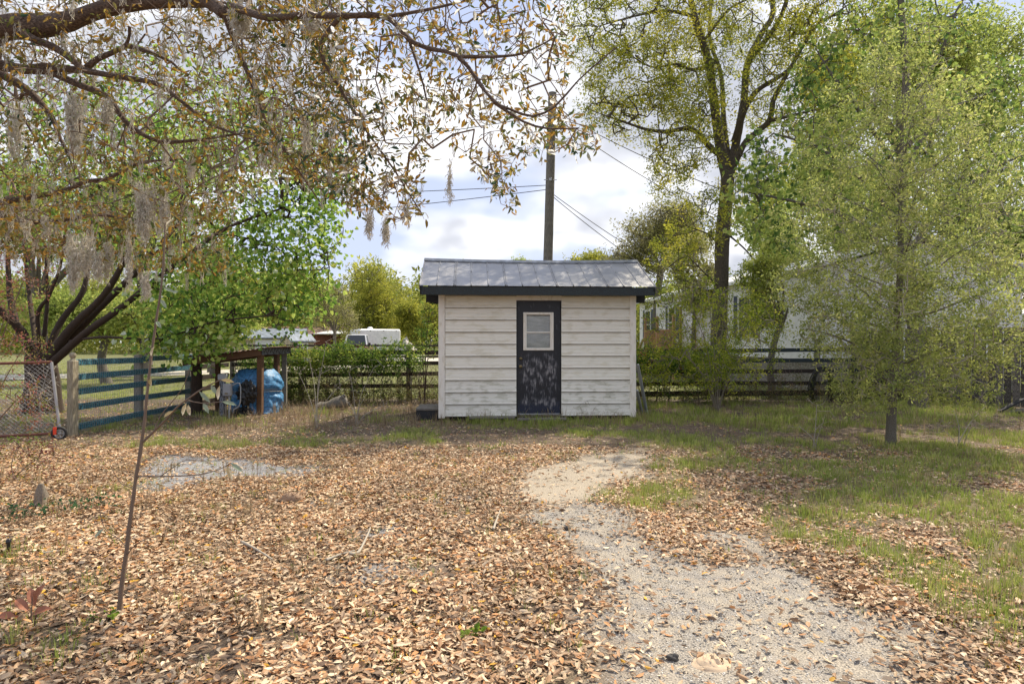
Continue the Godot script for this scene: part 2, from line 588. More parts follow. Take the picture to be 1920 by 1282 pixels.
# a spray: a little stem along y with leaves on it
func spray(n: int, len: float, l: float, w: float, wide: float, fine := false, vary := 0.3) -> ArrayMesh:
	var mb := MB.new()
	for i in n:
		var t := (i + rng.randf()) / n
		var a := rng.randf() * TAU
		var side := Vector3(cos(a), rr(0.0, 1.0), sin(a)).normalized()
		var p := Vector3(cos(a) * wide * rng.randf(), t * len, sin(a) * wide * rng.randf())
		var s := rr(0.7, 1.2)
		var k := 1.0 + rr(-vary, vary)
		mb.col = Color(k, k, k * rr(0.75, 1.1))
		mb.leaf(p, side, Vector3(rr(-1, 1), rr(0.2, 1), rr(-1, 1)).normalized(), l * s, w * s, w * 0.15, fine)
	return mb.mesh()

# the largest seen leaves become parts of their own, the rest one mass
func crown(parent: Node3D, called: String, mesh: Mesh, L: Array, m: Material, singles := 0, single_name := "leaf") -> void:
	var base := parent.position
	if singles > 0:
		var order := []
		for i in L[0].size():
			var o: Vector3 = L[0][i].origin
			var px := 960.0 + o.x / -o.z * F
			var py := 641.0 - (o.y - EYE) / -o.z * F
			if o.z < -0.5 and px > 0 and px < 1920 and py > 0 and py < 1282:
				order.append([-L[0][i].basis.y.length() / -o.z, i])
		order.sort_custom(func(a, b): return a[0] < b[0])
		var gone := {}
		var shades := {}
		for q in order.slice(0, singles):
			var i: int = q[1]
			gone[i] = true
			var c: Color = L[1][i]
			var key := "%d,%d,%d" % [int(c.r * 14), int(c.g * 14), int(c.b * 14)]
			if not shades.has(key):
				shades[key] = mat(c.linear_to_srgb(), m.roughness)
				shades[key].backlight_enabled = true
				shades[key].backlight = m.backlight
			var o := obj(single_name, mesh, shades[key], parent)
			var t: Transform3D = L[0][i]
			t.origin -= base
			o.transform = t
		var a := []
		var b := PackedColorArray()
		for i in L[0].size():
			if not gone.has(i):
				a.append(L[0][i]); b.append(L[1][i])
		L = [a, b]
	scatter(called, mesh, L[0], L[1], m, parent, base)

func wood(t: Node3D, g: Dictionary, bark: Material, twig: Material, rtip: float, rmax: float, flare := 0.5, power := 0.42, limb_name := "limb", sides := 9) -> void:
	for i in g.limbs.size():
		var L: Array = g.limbs[i]
		obj("trunk" if i == 0 else limb_name, limb_mesh(g.lines[i], L[1], L[2], t.position, flare if i == 0 else 0.0, sides if L[1] > 0.03 else 6), bark, t)
	obj("branches", twig_mesh(g, rtip, rmax, t.position, power), twig, t).set_meta("kind", "stuff")

func px_line(a: Array) -> Array:                           # [px, py, depth] triples to points
	var r := []
	for p in a:
		r.append(at(p[0], p[1], p[2]))
	return r

# ---------------------------------------------------------------- the ground
var zones := {}

func poly(a: Array) -> PackedVector2Array:
	var r := PackedVector2Array()
	for i in range(0, a.size(), 2):
		var g := gnd(a[i], a[i + 1])
		r.append(Vector2(g.x, g.z))
	return r

func depth_in(p: Vector2, pg: PackedVector2Array, soft: float) -> float:
	var best := 1e9
	for i in pg.size():
		best = minf(best, p.distance_squared_to(Geometry2D.get_closest_point_to_segment(p, pg[i], pg[(i + 1) % pg.size()])))
	var d := sqrt(best)
	if not Geometry2D.is_point_in_polygon(p, pg):
		d = -d
	return clampf(0.62 + d / soft, 0.0, 1.0)

func gh(x: float, z: float) -> float:
	return lump.get_noise_2d(x * 1.7, z * 1.7) * 0.022 * clampf(1.0 - (-z - 14.0) / 6.0, 0.0, 1.0)

func zone(x: float, z: float) -> Array:                    # [sand, gravel, blue gravel, grass]
	var w := Vector2(x + warp.get_noise_2d(x, z) * 0.22, z + warp.get_noise_2d(x + 50.0, z) * 0.3)
	var d := -z
	var sand := 0.0
	var grav := 0.0
	var blue := 0.0
	if d < 10.5 and d > 1.2:
		for q in zones.sand:
			sand = maxf(sand, depth_in(w, q, 0.45))
		for q in zones.gravel:
			grav = maxf(grav, depth_in(w, q, 0.32))
		for q in zones.blue:
			blue = maxf(blue, depth_in(w, q, 0.35))
	var n := patch.get_noise_2d(x * 1.0, z * 1.0)
	var b := -0.55
	var edge := 0.55 + maxf(0.0, 5.7 - d) * 0.72
	if d > 4.0 and d < 11.5:
		b = lerpf(-0.55, 0.4, smoothstep(edge - 0.5, edge + 1.2, x) * (1.0 - 0.25 * smoothstep(8.5, 10.0, d)))
	elif d <= 4.0:
		b = lerpf(-0.6, 0.25, smoothstep(1.7, 2.5, x))
	b = maxf(b, lerpf(-0.5, 0.3, smoothstep(9.0, 9.9, d) * smoothstep(-3.4, -1.0, x) * (1.0 - smoothstep(11.6, 12.2, d))))
	if d > 11.0:
		b = maxf(b, lerpf(-0.35, 0.25, smoothstep(0.5, 3.0, x)))
	if d > 16.0:
		b = 0.55
	if x < -3.0 and d < 6.5:
		b = maxf(b, -0.15)
	if x < -1.0 and d > 8.6 and d < 12.0:
		b = maxf(b, -0.05)
	var g := clampf((b + n * 1.25) * 1.7, 0.0, 1.0) * (1.0 - sand) * (1.0 - grav) * (1.0 - blue)
	return [sand, grav, blue, g]

var seen_zone := []
const ZW := 260
func at_zone(x: float, z: float) -> Array:                 # zone(), remembered on a 9 cm grid
	if x < -11.4 or x > 11.4 or z < -17.4 or z > 0.0:
		return zone(x, z)
	if seen_zone.is_empty():
		seen_zone.resize(ZW * 200)
	var i := int((x + 11.5 + rng.randf() * 0.09) / 0.09)
	var j := int((-z + rng.randf() * 0.09) / 0.09)
	var k := j * ZW + i
	if seen_zone[k] == null:
		seen_zone[k] = zone(i * 0.09 - 11.5, -j * 0.09)
	return seen_zone[k]

func ground_color(x: float, z: float) -> Color:
	var q := at_zone(x, z)
	var n := patch.get_noise_2d(x * 3.0 + 90.0, z * 3.0)
	var c := Color(0.27, 0.19, 0.125) * (1.0 + n * 0.35)
	c = c.lerp(Color(0.33, 0.27, 0.15), q[3] * 0.85)
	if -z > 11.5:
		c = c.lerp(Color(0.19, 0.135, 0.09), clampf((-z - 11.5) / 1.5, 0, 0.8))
	if -z > 15.8:
		c = c.lerp(Color(0.3, 0.33, 0.1), clampf((-z - 15.8) / 1.5, 0, 1) * (0.75 + n * 0.4))
	var s := warp.get_noise_2d(x * 7.0, z * 7.0)
	c = c.lerp(Color(0.68, 0.6, 0.48).lerp(Color(0.5, 0.46, 0.41), clampf(s * 2.0 + 0.35, 0, 1)), q[1] * 0.95)
	c = c.lerp(Color(0.55, 0.55, 0.56), q[2] * 0.95)
	c = c.lerp(Color(0.70, 0.6, 0.46) * (1.0 + n * 0.14), q[0])
	return c

func build_ground() -> void:
	zones = {
		"sand": [poly([945, 908, 985, 885, 1050, 866, 1120, 852, 1190, 846, 1240, 862, 1215, 885, 1150, 905, 1130, 933, 1060, 946, 985, 938])],
		"gravel": [poly([975, 958, 1060, 946, 1170, 954, 1220, 985, 1200, 1008, 1310, 1052, 1450, 1055, 1540, 1102, 1610, 1145, 1710, 1185, 1790, 1226, 1740, 1262, 1690, 1310, 1650, 1400, 1190, 1400, 1165, 1200, 1110, 1100, 1070, 1030]),
			poly([1260, 1000, 1340, 992, 1440, 1020, 1430, 1038, 1320, 1030])],
		"blue": [poly([255, 908, 268, 868, 330, 852, 415, 855, 520, 870, 645, 884, 560, 894, 440, 896, 380, 907, 300, 920]), poly([545, 945, 575, 938, 618, 944, 590, 952]),
			poly([660, 1010, 700, 994, 745, 1000, 720, 1012]), poly([670, 1082, 710, 1066, 755, 1076, 720, 1092]), poly([815, 938, 840, 932, 850, 944])],
	}
	var xs := []
	var zs := []
	var x := -11.0
	while x < 11.01:
		xs.append(x); x += 0.09
	var s := 0.2
	while x < 420.0:
		x += s; s *= 1.35
		xs.append(x); xs.push_front(-x)
	var z := 0.5
	while z > -17.5:
		zs.append(z); z -= 0.085
	s = 0.2
	while z > -600.0:
		z -= s; s *= 1.3
		zs.append(z)
	zs.push_front(6.0); zs.push_front(30.0); zs.push_front(120.0)
	var mb := MB.new()
	for zz in zs:
		for xx in xs:
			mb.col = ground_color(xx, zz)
			var e := 0.05
			var h := gh(xx, zz)
			mb.add(Vector3(xx, h, zz), Vector3((h - gh(xx + e, zz)) / e, 1.0, (h - gh(xx, zz + e)) / e).normalized())
	var w := xs.size()
	for j in zs.size() - 1:
		for i in w - 1:
			var a := j * w + i
			mb.ix.append_array([a, a + w, a + 1, a + 1, a + w, a + w + 1])
	M.ground_node = struct("ground", mb, M.ground)
	tag(M.ground_node, "yard of leaf litter, sand and patchy grass reaching past the fence", "ground", "", "structure")

	# the pale lane beyond the left fence
	mb = MB.new()
	var a := [Vector3(-60, 0.03, -19.0), Vector3(-26, 0.03, -24.5), Vector3(-17, 0.03, -28), Vector3(-10, 0.03, -36), Vector3(-6, 0.03, -48), Vector3(-3, 0.03, -66)]
	var c := smooth(a, 1.0)
	for i in c.size() - 1:
		var t0 := (c[mini(i + 1, c.size() - 1)] - c[maxi(i - 1, 0)]).normalized().cross(Vector3.UP) * 2.2
		var t1 := (c[mini(i + 2, c.size() - 1)] - c[i]).normalized().cross(Vector3.UP) * 2.2
		mb.quad(c[i] - t0, c[i] + t0, c[i + 1] + t1, c[i + 1] - t1)
	tag(struct("path", mb, M.sandlane), "white sand lane crossing the field beyond the fence", "path", "", "structure")

func build_litter() -> void:
	# fallen oak leaves: nearest 300 are pieces of the ground, the rest one carpet
	var pal := [Color(0.47, 0.315, 0.19), Color(0.54, 0.39, 0.245), Color(0.38, 0.225, 0.12), Color(0.64, 0.5, 0.34), Color(0.31, 0.185, 0.1), Color(0.21, 0.14, 0.09), Color(0.45, 0.22, 0.09), Color(0.53, 0.4, 0.26)]
	var mb := MB.new()
	mb.leaf(Vector3(0, -0.03, 0), Vector3.UP, Vector3.BACK, 0.047, 0.0172, 0.0025)
	var m1 := mb.mesh()
	var xf := []
	var cols := PackedColorArray()
	var tries := 640000
	for i in tries:
		var d := 0.0
		d = sqrt(5.5 + rng.randf() * 74.0) if rng.randf() < 0.7 else 2.35 + rng.randf() * 13.0
		var x := rr(-1, 1) * (d * 0.84 + 1.7)
		var z := -d
		var q := at_zone(x, z)
		var keep: float = 1.0 - 0.7 * q[3]
		keep *= lerpf(1.0, 0.36, smoothstep(0.0, 1.6, x - 0.5 - maxf(0.0, 5.7 - d) * 0.72) * smoothstep(2.8, 4.0, d))
		if d > 8.4 and x > -2.5:
			keep *= 0.5
		keep *= lerpf(1.0, 0.6, smoothstep(6.5, 10.0, d))
		keep *= (1.0 - 0.935 * q[1]) * (1.0 - 0.965 * q[0]) * (1.0 - 0.93 * q[2])
		keep *= clampf(0.78 + patch.get_noise_2d(x * 2.3 + 31.0, z * 2.3) * 1.3, 0.22, 1.0)
		if d > 12.5:
			keep *= 0.45
		if rng.randf() > keep:
			continue
		var tilt := absf(rng.randfn()) * 0.32
		var b := Basis(Vector3.UP, rng.randf() * TAU) * Basis(Vector3.RIGHT, -PI / 2 + rng.randfn() * 0.2) * Basis(Vector3.UP, rng.randfn() * 0.5 + (PI if rng.randf() < 0.5 else 0.0))
		var sc := rr(0.72, 1.3) if rng.randf() < 0.74 else rr(0.38, 0.7)
		b = b * Basis.from_scale(Vector3(sc * rr(0.85, 1.15), sc, sc * rr(0.4, 1.7)))
		xf.append(Transform3D(b, Vector3(x, gh(x, z) + 0.006 + absf(rng.randfn()) * 0.011, z)))
		var c: Color = pal[rng.randi() % pal.size()]
		if rng.randf() < 0.015:
			c = Color(0.55, 0.3, 0.03)
		cols.append(c * rr(0.72, 1.22) * clampf(1.02 + patch.get_noise_2d(x * 0.9 + 9.0, z * 0.9) * 0.4, 0.74, 1.2))
	var holder: MeshInstance3D = M.ground_node
	var order := []
	for i in xf.size():
		var o: Vector3 = xf[i].origin
		var py := 641.0 - (o.y - EYE) / -o.z * F
		var px := 960.0 + o.x / -o.z * F
		if py < 1275 and px > 5 and px < 1915:
			order.append([-xf[i].basis.y.length() / -o.z, i])
	order.sort_custom(func(a, b): return a[0] < b[0])
	var gone := {}
	var shades := []
	for c in pal:
		var m := mat(c.linear_to_srgb(), 0.75)
		m.backlight_enabled = true
		m.backlight = Color(0.35, 0.35, 0.35)
		shades.append(m)
	for q in order.slice(0, 295):
		gone[q[1]] = true
		var o := obj("leaf", m1, shades[rng.randi() % shades.size()], holder)
		o.transform = xf[q[1]]
	var a := []
	var b := PackedColorArray()
	for i in xf.size():
		if not gone.has(i):
			a.append(xf[i]); b.append(cols[i])
	tag(scatter("fallen_leaves", m1, a, b, M.litter), "brown fallen oak leaves carpeting the yard", "fallen leaves", "", "stuff")

func tuft_mesh(n: int, h: float, w: float, spread: float) -> ArrayMesh:
	var mb := MB.new()
	for i in n:
		var a := rng.randf() * TAU
		var o := Vector3(cos(a), 0, sin(a))
		var p := o * rng.randf() * spread
		var hh := h * rr(0.5, 1.1)
		var bend := o * hh * rr(0.1, 0.75)
		var s := Vector3(-sin(a), 0, cos(a)).rotated(Vector3.UP, rr(-0.8, 0.8)) * w * 0.5
		var k := rr(0.75, 1.25)
		mb.col = Color(k, k, k * 0.95)
		var q := p + Vector3(0, hh * 0.6, 0) + bend * 0.35
		mb.quad(p - s, p + s, q + s * 0.75, q - s * 0.75)
		mb.tri(q - s * 0.75, q + s * 0.75, p + Vector3(0, hh * 0.95, 0) + bend)
	return mb.mesh()

func build_grass() -> void:
	var m1 := tuft_mesh(11, 0.06, 0.0038, 0.075)
	var xf := []
	var cols := PackedColorArray()
	for i in 220000:
		var d := 2.5 + pow(rng.randf(), 0.7) * 13.0
		var x := rr(-1, 1) * (d * 0.84 + 1.7)
		var q := at_zone(x, -d)
		var thin := warp.get_noise_2d(x * 5.0 + 7.0, d * 5.0)
		if rng.randf() > q[3] * clampf(0.4 + thin * 1.9, 0.03, 1.0) * 0.75 + 0.026 * (1.0 - q[0]) * (1.0 - q[1]):
			continue
		var s: float = rr(0.5, 1.35) * (0.85 + q[3] * 0.4)
		if d > 11.0 and d < 15.5 and rng.randf() < 0.3:
			s *= 1.8
		xf.append(Transform3D(Basis(Vector3.UP, rng.randf() * TAU) * Basis.from_scale(Vector3(s, s * rr(0.7, 1.4), s)), Vector3(x, gh(x, -d), -d)))
		var c := Color(0.24, 0.33, 0.06).lerp(Color(0.48, 0.5, 0.15), rng.randf())
		if rng.randf() < 0.22:
			c = Color(0.42, 0.35, 0.2)
		cols.append(c * rr(0.75, 1.2))
	for i in 9000:                                          # the field beyond the fence
		var d := 16.2 + pow(rng.randf(), 1.5) * 32.0
		var x := rr(-1, 1) * d * 0.85
		var s := rr(1.6, 3.2)
		xf.append(Transform3D(Basis(Vector3.UP, rng.randf() * TAU) * Basis.from_scale(Vector3(s, s * 0.55, s)), Vector3(x, 0, -d)))
		cols.append(Color(0.3, 0.38, 0.08).lerp(Color(0.45, 0.44, 0.15), rng.randf()))
	tag(scatter("grass", m1, xf, cols, M.grass), "patchy green grass growing through the leaf litter", "grass", "", "stuff")
	# dry straw and weeds
	var m2 := tuft_mesh(9, 0.16, 0.0035, 0.07)
	xf = []
	cols = PackedColorArray()
	for i in 18000:
		var d := 3.0 + pow(rng.randf(), 0.7) * 12.3
		var x := rr(-1, 1) * (d * 0.84 + 1.5)
		var q := at_zone(x, -d)
		var w := 0.03
		if d > 10.2 and d < 13.5 and x < -0.9 and x > -5.5:
			w = 0.8 * clampf(0.5 + patch.get_noise_2d(x * 3.0, d * 3.0), 0.1, 1.0)
		if d > 9.5 and x > 2.2:
			w = 0.14
		if x < -1.0 and d < 7.5:
			w = 0.4 * clampf(0.3 + patch.get_noise_2d(x * 3.0, d * 3.0) * 2.0, 0.0, 2.0)
		if absf(d - 11.65) < 0.2 and x > -1.5 and x < 2.4:
			w = 0.7
		if rng.randf() > w * (1.0 - q[0]) * (1.0 - q[1]):
			continue
		var s := rr(0.5, 1.3) * (1.5 if w > 0.35 and d > 11.6 else 1.0)
		xf.append(Transform3D(Basis(Vector3.UP, rng.randf() * TAU) * Basis.from_scale(Vector3(s, s, s)), Vector3(x, gh(x, -d), -d)))
		cols.append(Color(0.46, 0.36, 0.23).lerp(Color(0.2, 0.14, 0.09), rng.randf()))
	tag(scatter("dry_grass", m2, xf, cols, M.grass), "dry straw and dead weeds before the back fence", "dry grass", "", "stuff")

func build_twig_litter() -> void:
	var mb := MB.new()
	mb.tube(PackedVector3Array([Vector3(-0.5, 0, 0), Vector3(-0.1, 0.0, 0.05), Vector3(0.5, 0.01, -0.04)]), PackedFloat32Array([0.016, 0.018, 0.01]), 3)
	var xf := []
	var cols := PackedColorArray()
	for i in 15000:
		var d := sqrt(5.5 + rng.randf() * 130.0)
		var x := rr(-1, 1) * (d * 0.84 + 1.5)
		var q := at_zone(x, -d)
		if rng.randf() < q[0] * 0.9 + q[1] * 0.8 + 0.25:
			continue
		var s := rr(0.03, 0.13)
		xf.append(Transform3D(Basis.from_euler(Vector3(0, rng.randf() * TAU, rng.randfn() * 0.16)) * Basis.from_scale(Vector3(s, 0.085, 0.085)), Vector3(x, gh(x, -d) + rr(0.008, 0.026), -d)))
		cols.append(Color(0.3, 0.24, 0.18).lerp(Color(0.13, 0.09, 0.06), rng.randf()) if rng.randf() < 0.7 else Color(0.5, 0.42, 0.28))
	tag(scatter("twig_litter", mb.mesh(), xf, cols, M.litter), "straw and broken twigs strewn among the fallen leaves", "twigs", "", "stuff")

func build_gravel() -> void:
	var mb := MB.new()
	for k in [[1, 0], [0, 1], [-1, 0], [0, -1]]:
		var a := Vector3(k[0], 0, k[1])
		var b := Vector3(-k[1], 0, k[0])
		mb.tri(a, Vector3(0.1, 0.75, 0.05), b)
		mb.tri(b, Vector3(0, -0.7, 0.1), a)
	var m1 := mb.mesh()
	var xf := []
	var cols := PackedColorArray()
	var lo := [Vector2(0.1, 2.4), Vector2(-6.3, 6.2), Vector2(-2.3, 4.0), Vector2(-0.2, 5.6)]
	var hi := [Vector2(3.6, 6.0), Vector2(-1.6, 8.6), Vector2(-0.7, 6.0), Vector2(2.4, 8.6)]
	var num := [85000, 9000, 2600, 5000]
	for k in 4:
		for i in num[k]:
			var x := rr(lo[k].x, hi[k].x)
			var d := rr(lo[k].y, hi[k].y)
			var q := at_zone(x, -d)
			var keep: float = maxf(q[1] * clampf(0.55 + warp.get_noise_2d(x * 7.0, -d * 7.0) * 1.2, 0.12, 1.0), q[2])
			keep = maxf(keep, q[0] * 0.12)
			if rng.randf() > keep:
				continue
			var s := rr(0.002, 0.0055) * (1.5 if rng.randf() < 0.08 else 1.0)
			xf.append(Transform3D(Basis.from_euler(Vector3(rr(-0.6, 0.6), rng.randf() * TAU, rr(-0.6, 0.6))) * Basis.from_scale(Vector3(s * rr(0.8, 1.5), s * 0.8, s)), Vector3(x, gh(x, -d) + s * 0.25, -d)))
			var g := rr(0.1, 0.34) if rng.randf() < 0.5 else rr(0.42, 0.66)
			var c := Color(g * 1.06, g, g * 0.9)
			if q[2] > q[1]:
				c = Color(g * 0.95 + 0.06, g + 0.07, g * 1.08 + 0.08)
			cols.append(c)
	tag(scatter("gravel", m1, xf, cols, M.stone), "grey gravel scattered over the bare track", "gravel", "", "stuff")

# ---------------------------------------------------------------- the shed
func extrude(prof: Array, x0: float, x1: float, mb: MB) -> void:   # profile of (y, z) from the top down, front faces +z
	for i in prof.size() - 1:
		mb.col = Color(0.16, 0.14, 0.12) if i >= prof.size() - 4 else Color.WHITE   # shadow line under each lap, painted dark into the butt edge
		var a: Vector2 = prof[i]
		var b: Vector2 = prof[i + 1]
		mb.quad(Vector3(x0, b.x, b.y), Vector3(x1, b.x, b.y), Vector3(x1, a.x, a.y), Vector3(x0, a.x, a.y))
	mb.col = Color.WHITE
	for s in [[x0, -1.0], [x1, 1.0]]:
		var mid := Vector3(s[0] - s[1], prof[0].x * 0.5, -0.01)
		for i in prof.size() - 1:
			mb.out([Vector3(s[0], prof[i].x, 0), Vector3(s[0], prof[i].x, prof[i].y), Vector3(s[0], prof[i + 1].x, prof[i + 1].y), Vector3(s[0], prof[i + 1].x, 0)], mid)

func door_image() -> ImageTexture:
	var im := Image.create(192, 448, false, Image.FORMAT_RGB8)
	var f := FastNoiseLite.new()
	f.seed = 5; f.frequency = 0.02; f.fractal_octaves = 5
	for y in 448:
		for x in 192:
			var v := y / 448.0
			var n := f.get_noise_2d(x * 13.0, y * 1.6) * 0.55 + f.get_noise_2d(x * 5.0, y * 0.9 + 70.0) * 0.45 + f.get_noise_2d(x * 1.5 + 300.0, y * 1.3) * 0.7
			var band := exp(-pow((v - 0.66) / 0.055, 2.0)) * 0.22 + exp(-pow((v - 0.9) / 0.035, 2.0)) * 0.24 + exp(-pow((v - 0.54) / 0.06, 2.0)) * 0.14
			var edge := smoothstep(0.03, 0.16, x / 192.0) * smoothstep(0.0, 0.14, 1.0 - x / 192.0)
			var w := smoothstep(-0.12, 0.85, n + band + 0.06) * smoothstep(0.42, 0.5, v) * (1.0 - smoothstep(0.955, 0.985, v)) * edge
			w = maxf(w, smoothstep(0.35, 0.6, n) * 0.35 * smoothstep(0.985, 0.9, v))
			var c := Color(0.055, 0.065, 0.1).lerp(Color(0.68, 0.66, 0.65), w * 0.8)
			if v > 0.86 and w < 0.3:
				c = c.lerp(Color(0.08, 0.13, 0.24), smoothstep(0.86, 0.95, v) * 0.7)
			im.set_pixel(x, y, c)
	return ImageTexture.create_from_image(im)

func build_shed() -> void:
	var t := thing("garden_shed", "small white lap-sided shed with weathered black door and grey metal roof", "shed", Vector3(0.48, 0, -11.76), deg_to_rad(3.5))
	var body := MB.new()                                    # the walls behind the boards
	body.bx(Vector3(0, 1.27, -1.03), Vector3(3.6, 2.34, 1.9))
	# keep the doorway clear: the walls are built as slabs
	body = MB.new()
	body.bx(Vector3(-1.105, 1.25, -0.045), Vector3(1.38, 2.32, 0.07))
	body.bx(Vector3(1.12, 1.25, -0.045), Vector3(1.36, 2.32, 0.07))
	body.bx(Vector3(0.015, 2.32, -0.045), Vector3(0.83, 0.2, 0.07))
	body.bx(Vector3(-1.76, 1.25, -1.04), Vector3(0.07, 2.32, 1.9))
	body.bx(Vector3(1.76, 1.25, -1.04), Vector3(0.07, 2.32, 1.9))
	body.bx(Vector3(0, 1.25, -2.03), Vector3(3.6, 2.32, 0.07))
	body.bx(Vector3(0, 0.11, -1.04), Vector3(3.44, 0.06, 1.9))
	for s in [-1.0, 1.0]:                                   # gables
		for k in [0.0, 0.07]:
			body.tri(Vector3(s * (1.79 - k), 2.41, -0.02), Vector3(s * (1.79 - k), 2.41, -2.06), Vector3(s * (1.79 - k), 2.97, -1.04))
	obj("wall", body, M.siding, t)
	var skid := MB.new()
	for z in [-0.2, -1.85]:
		skid.bx(Vector3(0, 0.035, z), Vector3(3.5, 0.09, 0.12), 0.008)
	obj("skid", skid, M.dark, t)
	# lap boards, each its own part
	var prof := [Vector2(0.222, 0.004), Vector2(0.128, 0.012), Vector2(0.122, 0.007), Vector2(0.114, 0.0145), Vector2(0.056, 0.0205), Vector2(0.05, 0.0125), Vector2(0.042, 0.0215), Vector2(0.0085, 0.031), Vector2(0.003, 0.032), Vector2(0.0, 0.029), Vector2(0.003, 0.0)]
	for i in 11:
		for s in 2:
			var x0: float = -1.698 if s == 0 else 0.432
			var x1: float = -0.402 if s == 0 else 1.708
			var p := prof
			if i == 10:
				p = [Vector2(0.09, 0.004)] + prof.slice(4)
			var mb := MB.new()
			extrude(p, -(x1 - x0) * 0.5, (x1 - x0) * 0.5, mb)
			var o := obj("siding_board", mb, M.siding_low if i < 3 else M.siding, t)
			o.position = Vector3((x0 + x1) * 0.5, 0.088 + 0.22 * i, -0.008 + rr(-0.001, 0.002))
			o.rotation.z = rr(-0.0016, 0.0016)
	for s in 2:                                             # boards on the side walls and the back
		for i in 10:
			var mb := MB.new()
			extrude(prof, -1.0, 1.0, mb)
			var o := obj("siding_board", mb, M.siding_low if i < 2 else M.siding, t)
			o.rotation.y = -PI / 2 if s == 0 else PI / 2
			o.position = Vector3(-1.797 if s == 0 else 1.797, 0.088 + 0.22 * i, -1.04)
	for s in [-1.0, 1.0]:
		var mb := MB.new()
		mb.bx(Vector3(0, 1.19, 0.0), Vector3(0.115, 2.26, 0.03), 0.004)
		mb.bx(Vector3(s * 0.045, 1.19, -0.07), Vector3(0.03, 2.26, 0.105), 0.004)
		var o := obj("corner_trim", mb, M.trim, t)
		o.position = Vector3(s * 1.765, 0, 0.008)
	var mb := MB.new()
	mb.bx(Vector3(0.015, 2.285, 0.002), Vector3(0.83, 0.14, 0.024), 0.003)
	mb.bx(Vector3(0.015, 2.218, 0.01), Vector3(0.83, 0.012, 0.03), 0.002)
	obj("header_board", mb, M.trim, t)
	# the door
	var dm := mat(Color.WHITE, 0.45)
	dm.albedo_texture = door_image()
	mb = MB.new()
	var x0 := -0.378
	var x1 := 0.408
	var y0 := 0.135
	var y1 := 2.195
	# the leaf is built round its window opening
	var wx0 := -0.235
	var wx1 := 0.25
	var wy0 := 1.33
	var wy1 := 1.96
	var U := func(x: float) -> float: return (x - x0) / (x1 - x0)
	var V := func(y: float) -> float: return 1.0 - (y - y0) / (y1 - y0)
	for r in [[x0, y0, x1, wy0], [x0, wy1, x1, y1], [x0, wy0, wx0, wy1], [wx1, wy0, x1, wy1]]:
		mb.quad(Vector3(r[0], r[1], -0.022), Vector3(r[2], r[1], -0.022), Vector3(r[2], r[3], -0.022), Vector3(r[0], r[3], -0.022), Vector2(U.call(r[0]), V.call(r[3])), Vector2(U.call(r[2]), V.call(r[1])))
		mb.quad(Vector3(r[2], r[1], -0.06), Vector3(r[0], r[1], -0.06), Vector3(r[0], r[3], -0.06), Vector3(r[2], r[3], -0.06), Vector2(0.4, 0.02), Vector2(0.6, 0.05))
	var door := obj("door", mb, dm, t)
	mb = MB.new()
	for s in [-1.0, 1.0]:
		mb.bx(Vector3(0.015 + s * 0.405, 1.16, -0.045), Vector3(0.022, 2.08, 0.07))
	mb.bx(Vector3(0.015, 2.205, -0.045), Vector3(0.83, 0.016, 0.068))
	obj("door_frame", mb, M.dark, t)
	mb = MB.new()
	var fr := Vector3(0.0075, 1.645, 0.0)
	for s in [-1.0, 1.0]:
		mb.bx(Vector3(0.0075 + s * 0.257, 1.645, -0.012), Vector3(0.046, 0.70, 0.034), 0.006)
		mb.bx(Vector3(0.0075, 1.645 + s * 0.327, -0.012), Vector3(0.466, 0.046, 0.033), 0.006)
		mb.bx(Vector3(0.0075 + s * 0.226, 1.645, -0.02), Vector3(0.018, 0.61, 0.03), 0.004)
	mb.bx(Vector3(0.0075, 1.627, -0.018), Vector3(0.434, 0.026, 0.026), 0.005)
	obj("window_frame", mb, M.trim, door)
	for s in 2:
		mb = MB.new()
		mb.bx(Vector3(0.0075, 1.785 if s == 0 else 1.47, -0.03), Vector3(0.434, 0.29, 0.004))
		obj("pane", mb, M.glass, door)
	mb = MB.new()
	mb.grid(60, 8, func(u: float, v: float) -> Vector3: return Vector3(-0.24 + 0.49 * u, 1.32 + 0.65 * v, -0.075 + 0.003 * sin(u * 9.0)))
	obj("curtain", mb, M.curtain, door)
	mb = MB.new()
	mb.lathe(Vector3.ZERO, [[0.0, 0.0], [0.032, 0.0], [0.032, 0.006], [0.014, 0.012], [0.013, 0.03], [0.026, 0.042], [0.03, 0.056], [0.022, 0.068], [0.0, 0.071]], 16)
	var k := obj("knob", mb, M.brass, door)
	k.rotation.x = PI / 2
	k.position = Vector3(-0.322, 1.0, -0.021)
	mb = MB.new()
	mb.lathe(Vector3.ZERO, [[0.0, 0.0], [0.03, 0.0], [0.03, 0.008], [0.018, 0.014], [0.017, 0.02], [0.0, 0.021]], 16)
	k = obj("deadbolt", mb, M.brass, door)
	k.rotation.x = PI / 2
	k.position = Vector3(-0.318, 1.145, -0.021)
	mb = MB.new()
	mb.bx(Vector3(0.015, 0.128, -0.012), Vector3(0.76, 0.018, 0.05), 0.003)
	obj("threshold", mb, M.galv, t)
	# the roof: ribbed panels on a sagging ridge
	var W := 4.27
	var n := 14
	var pw := W / n
	var line := func(x: float, s: float) -> Vector3:      # s 0 at the eave, 1 at the ridge
		var sag := -0.03 * (1.0 - pow(x / (W * 0.5), 2.0)) * s
		var wave := lump.get_noise_2d(x * 2.0, s * 3.0) * 0.003
		return Vector3(x - 0.02, lerpf(2.445, 3.085, s) + sag + wave, lerpf(0.345, -1.04, s))
	var up := Vector3(0, 1.36, 0.66).normalized()
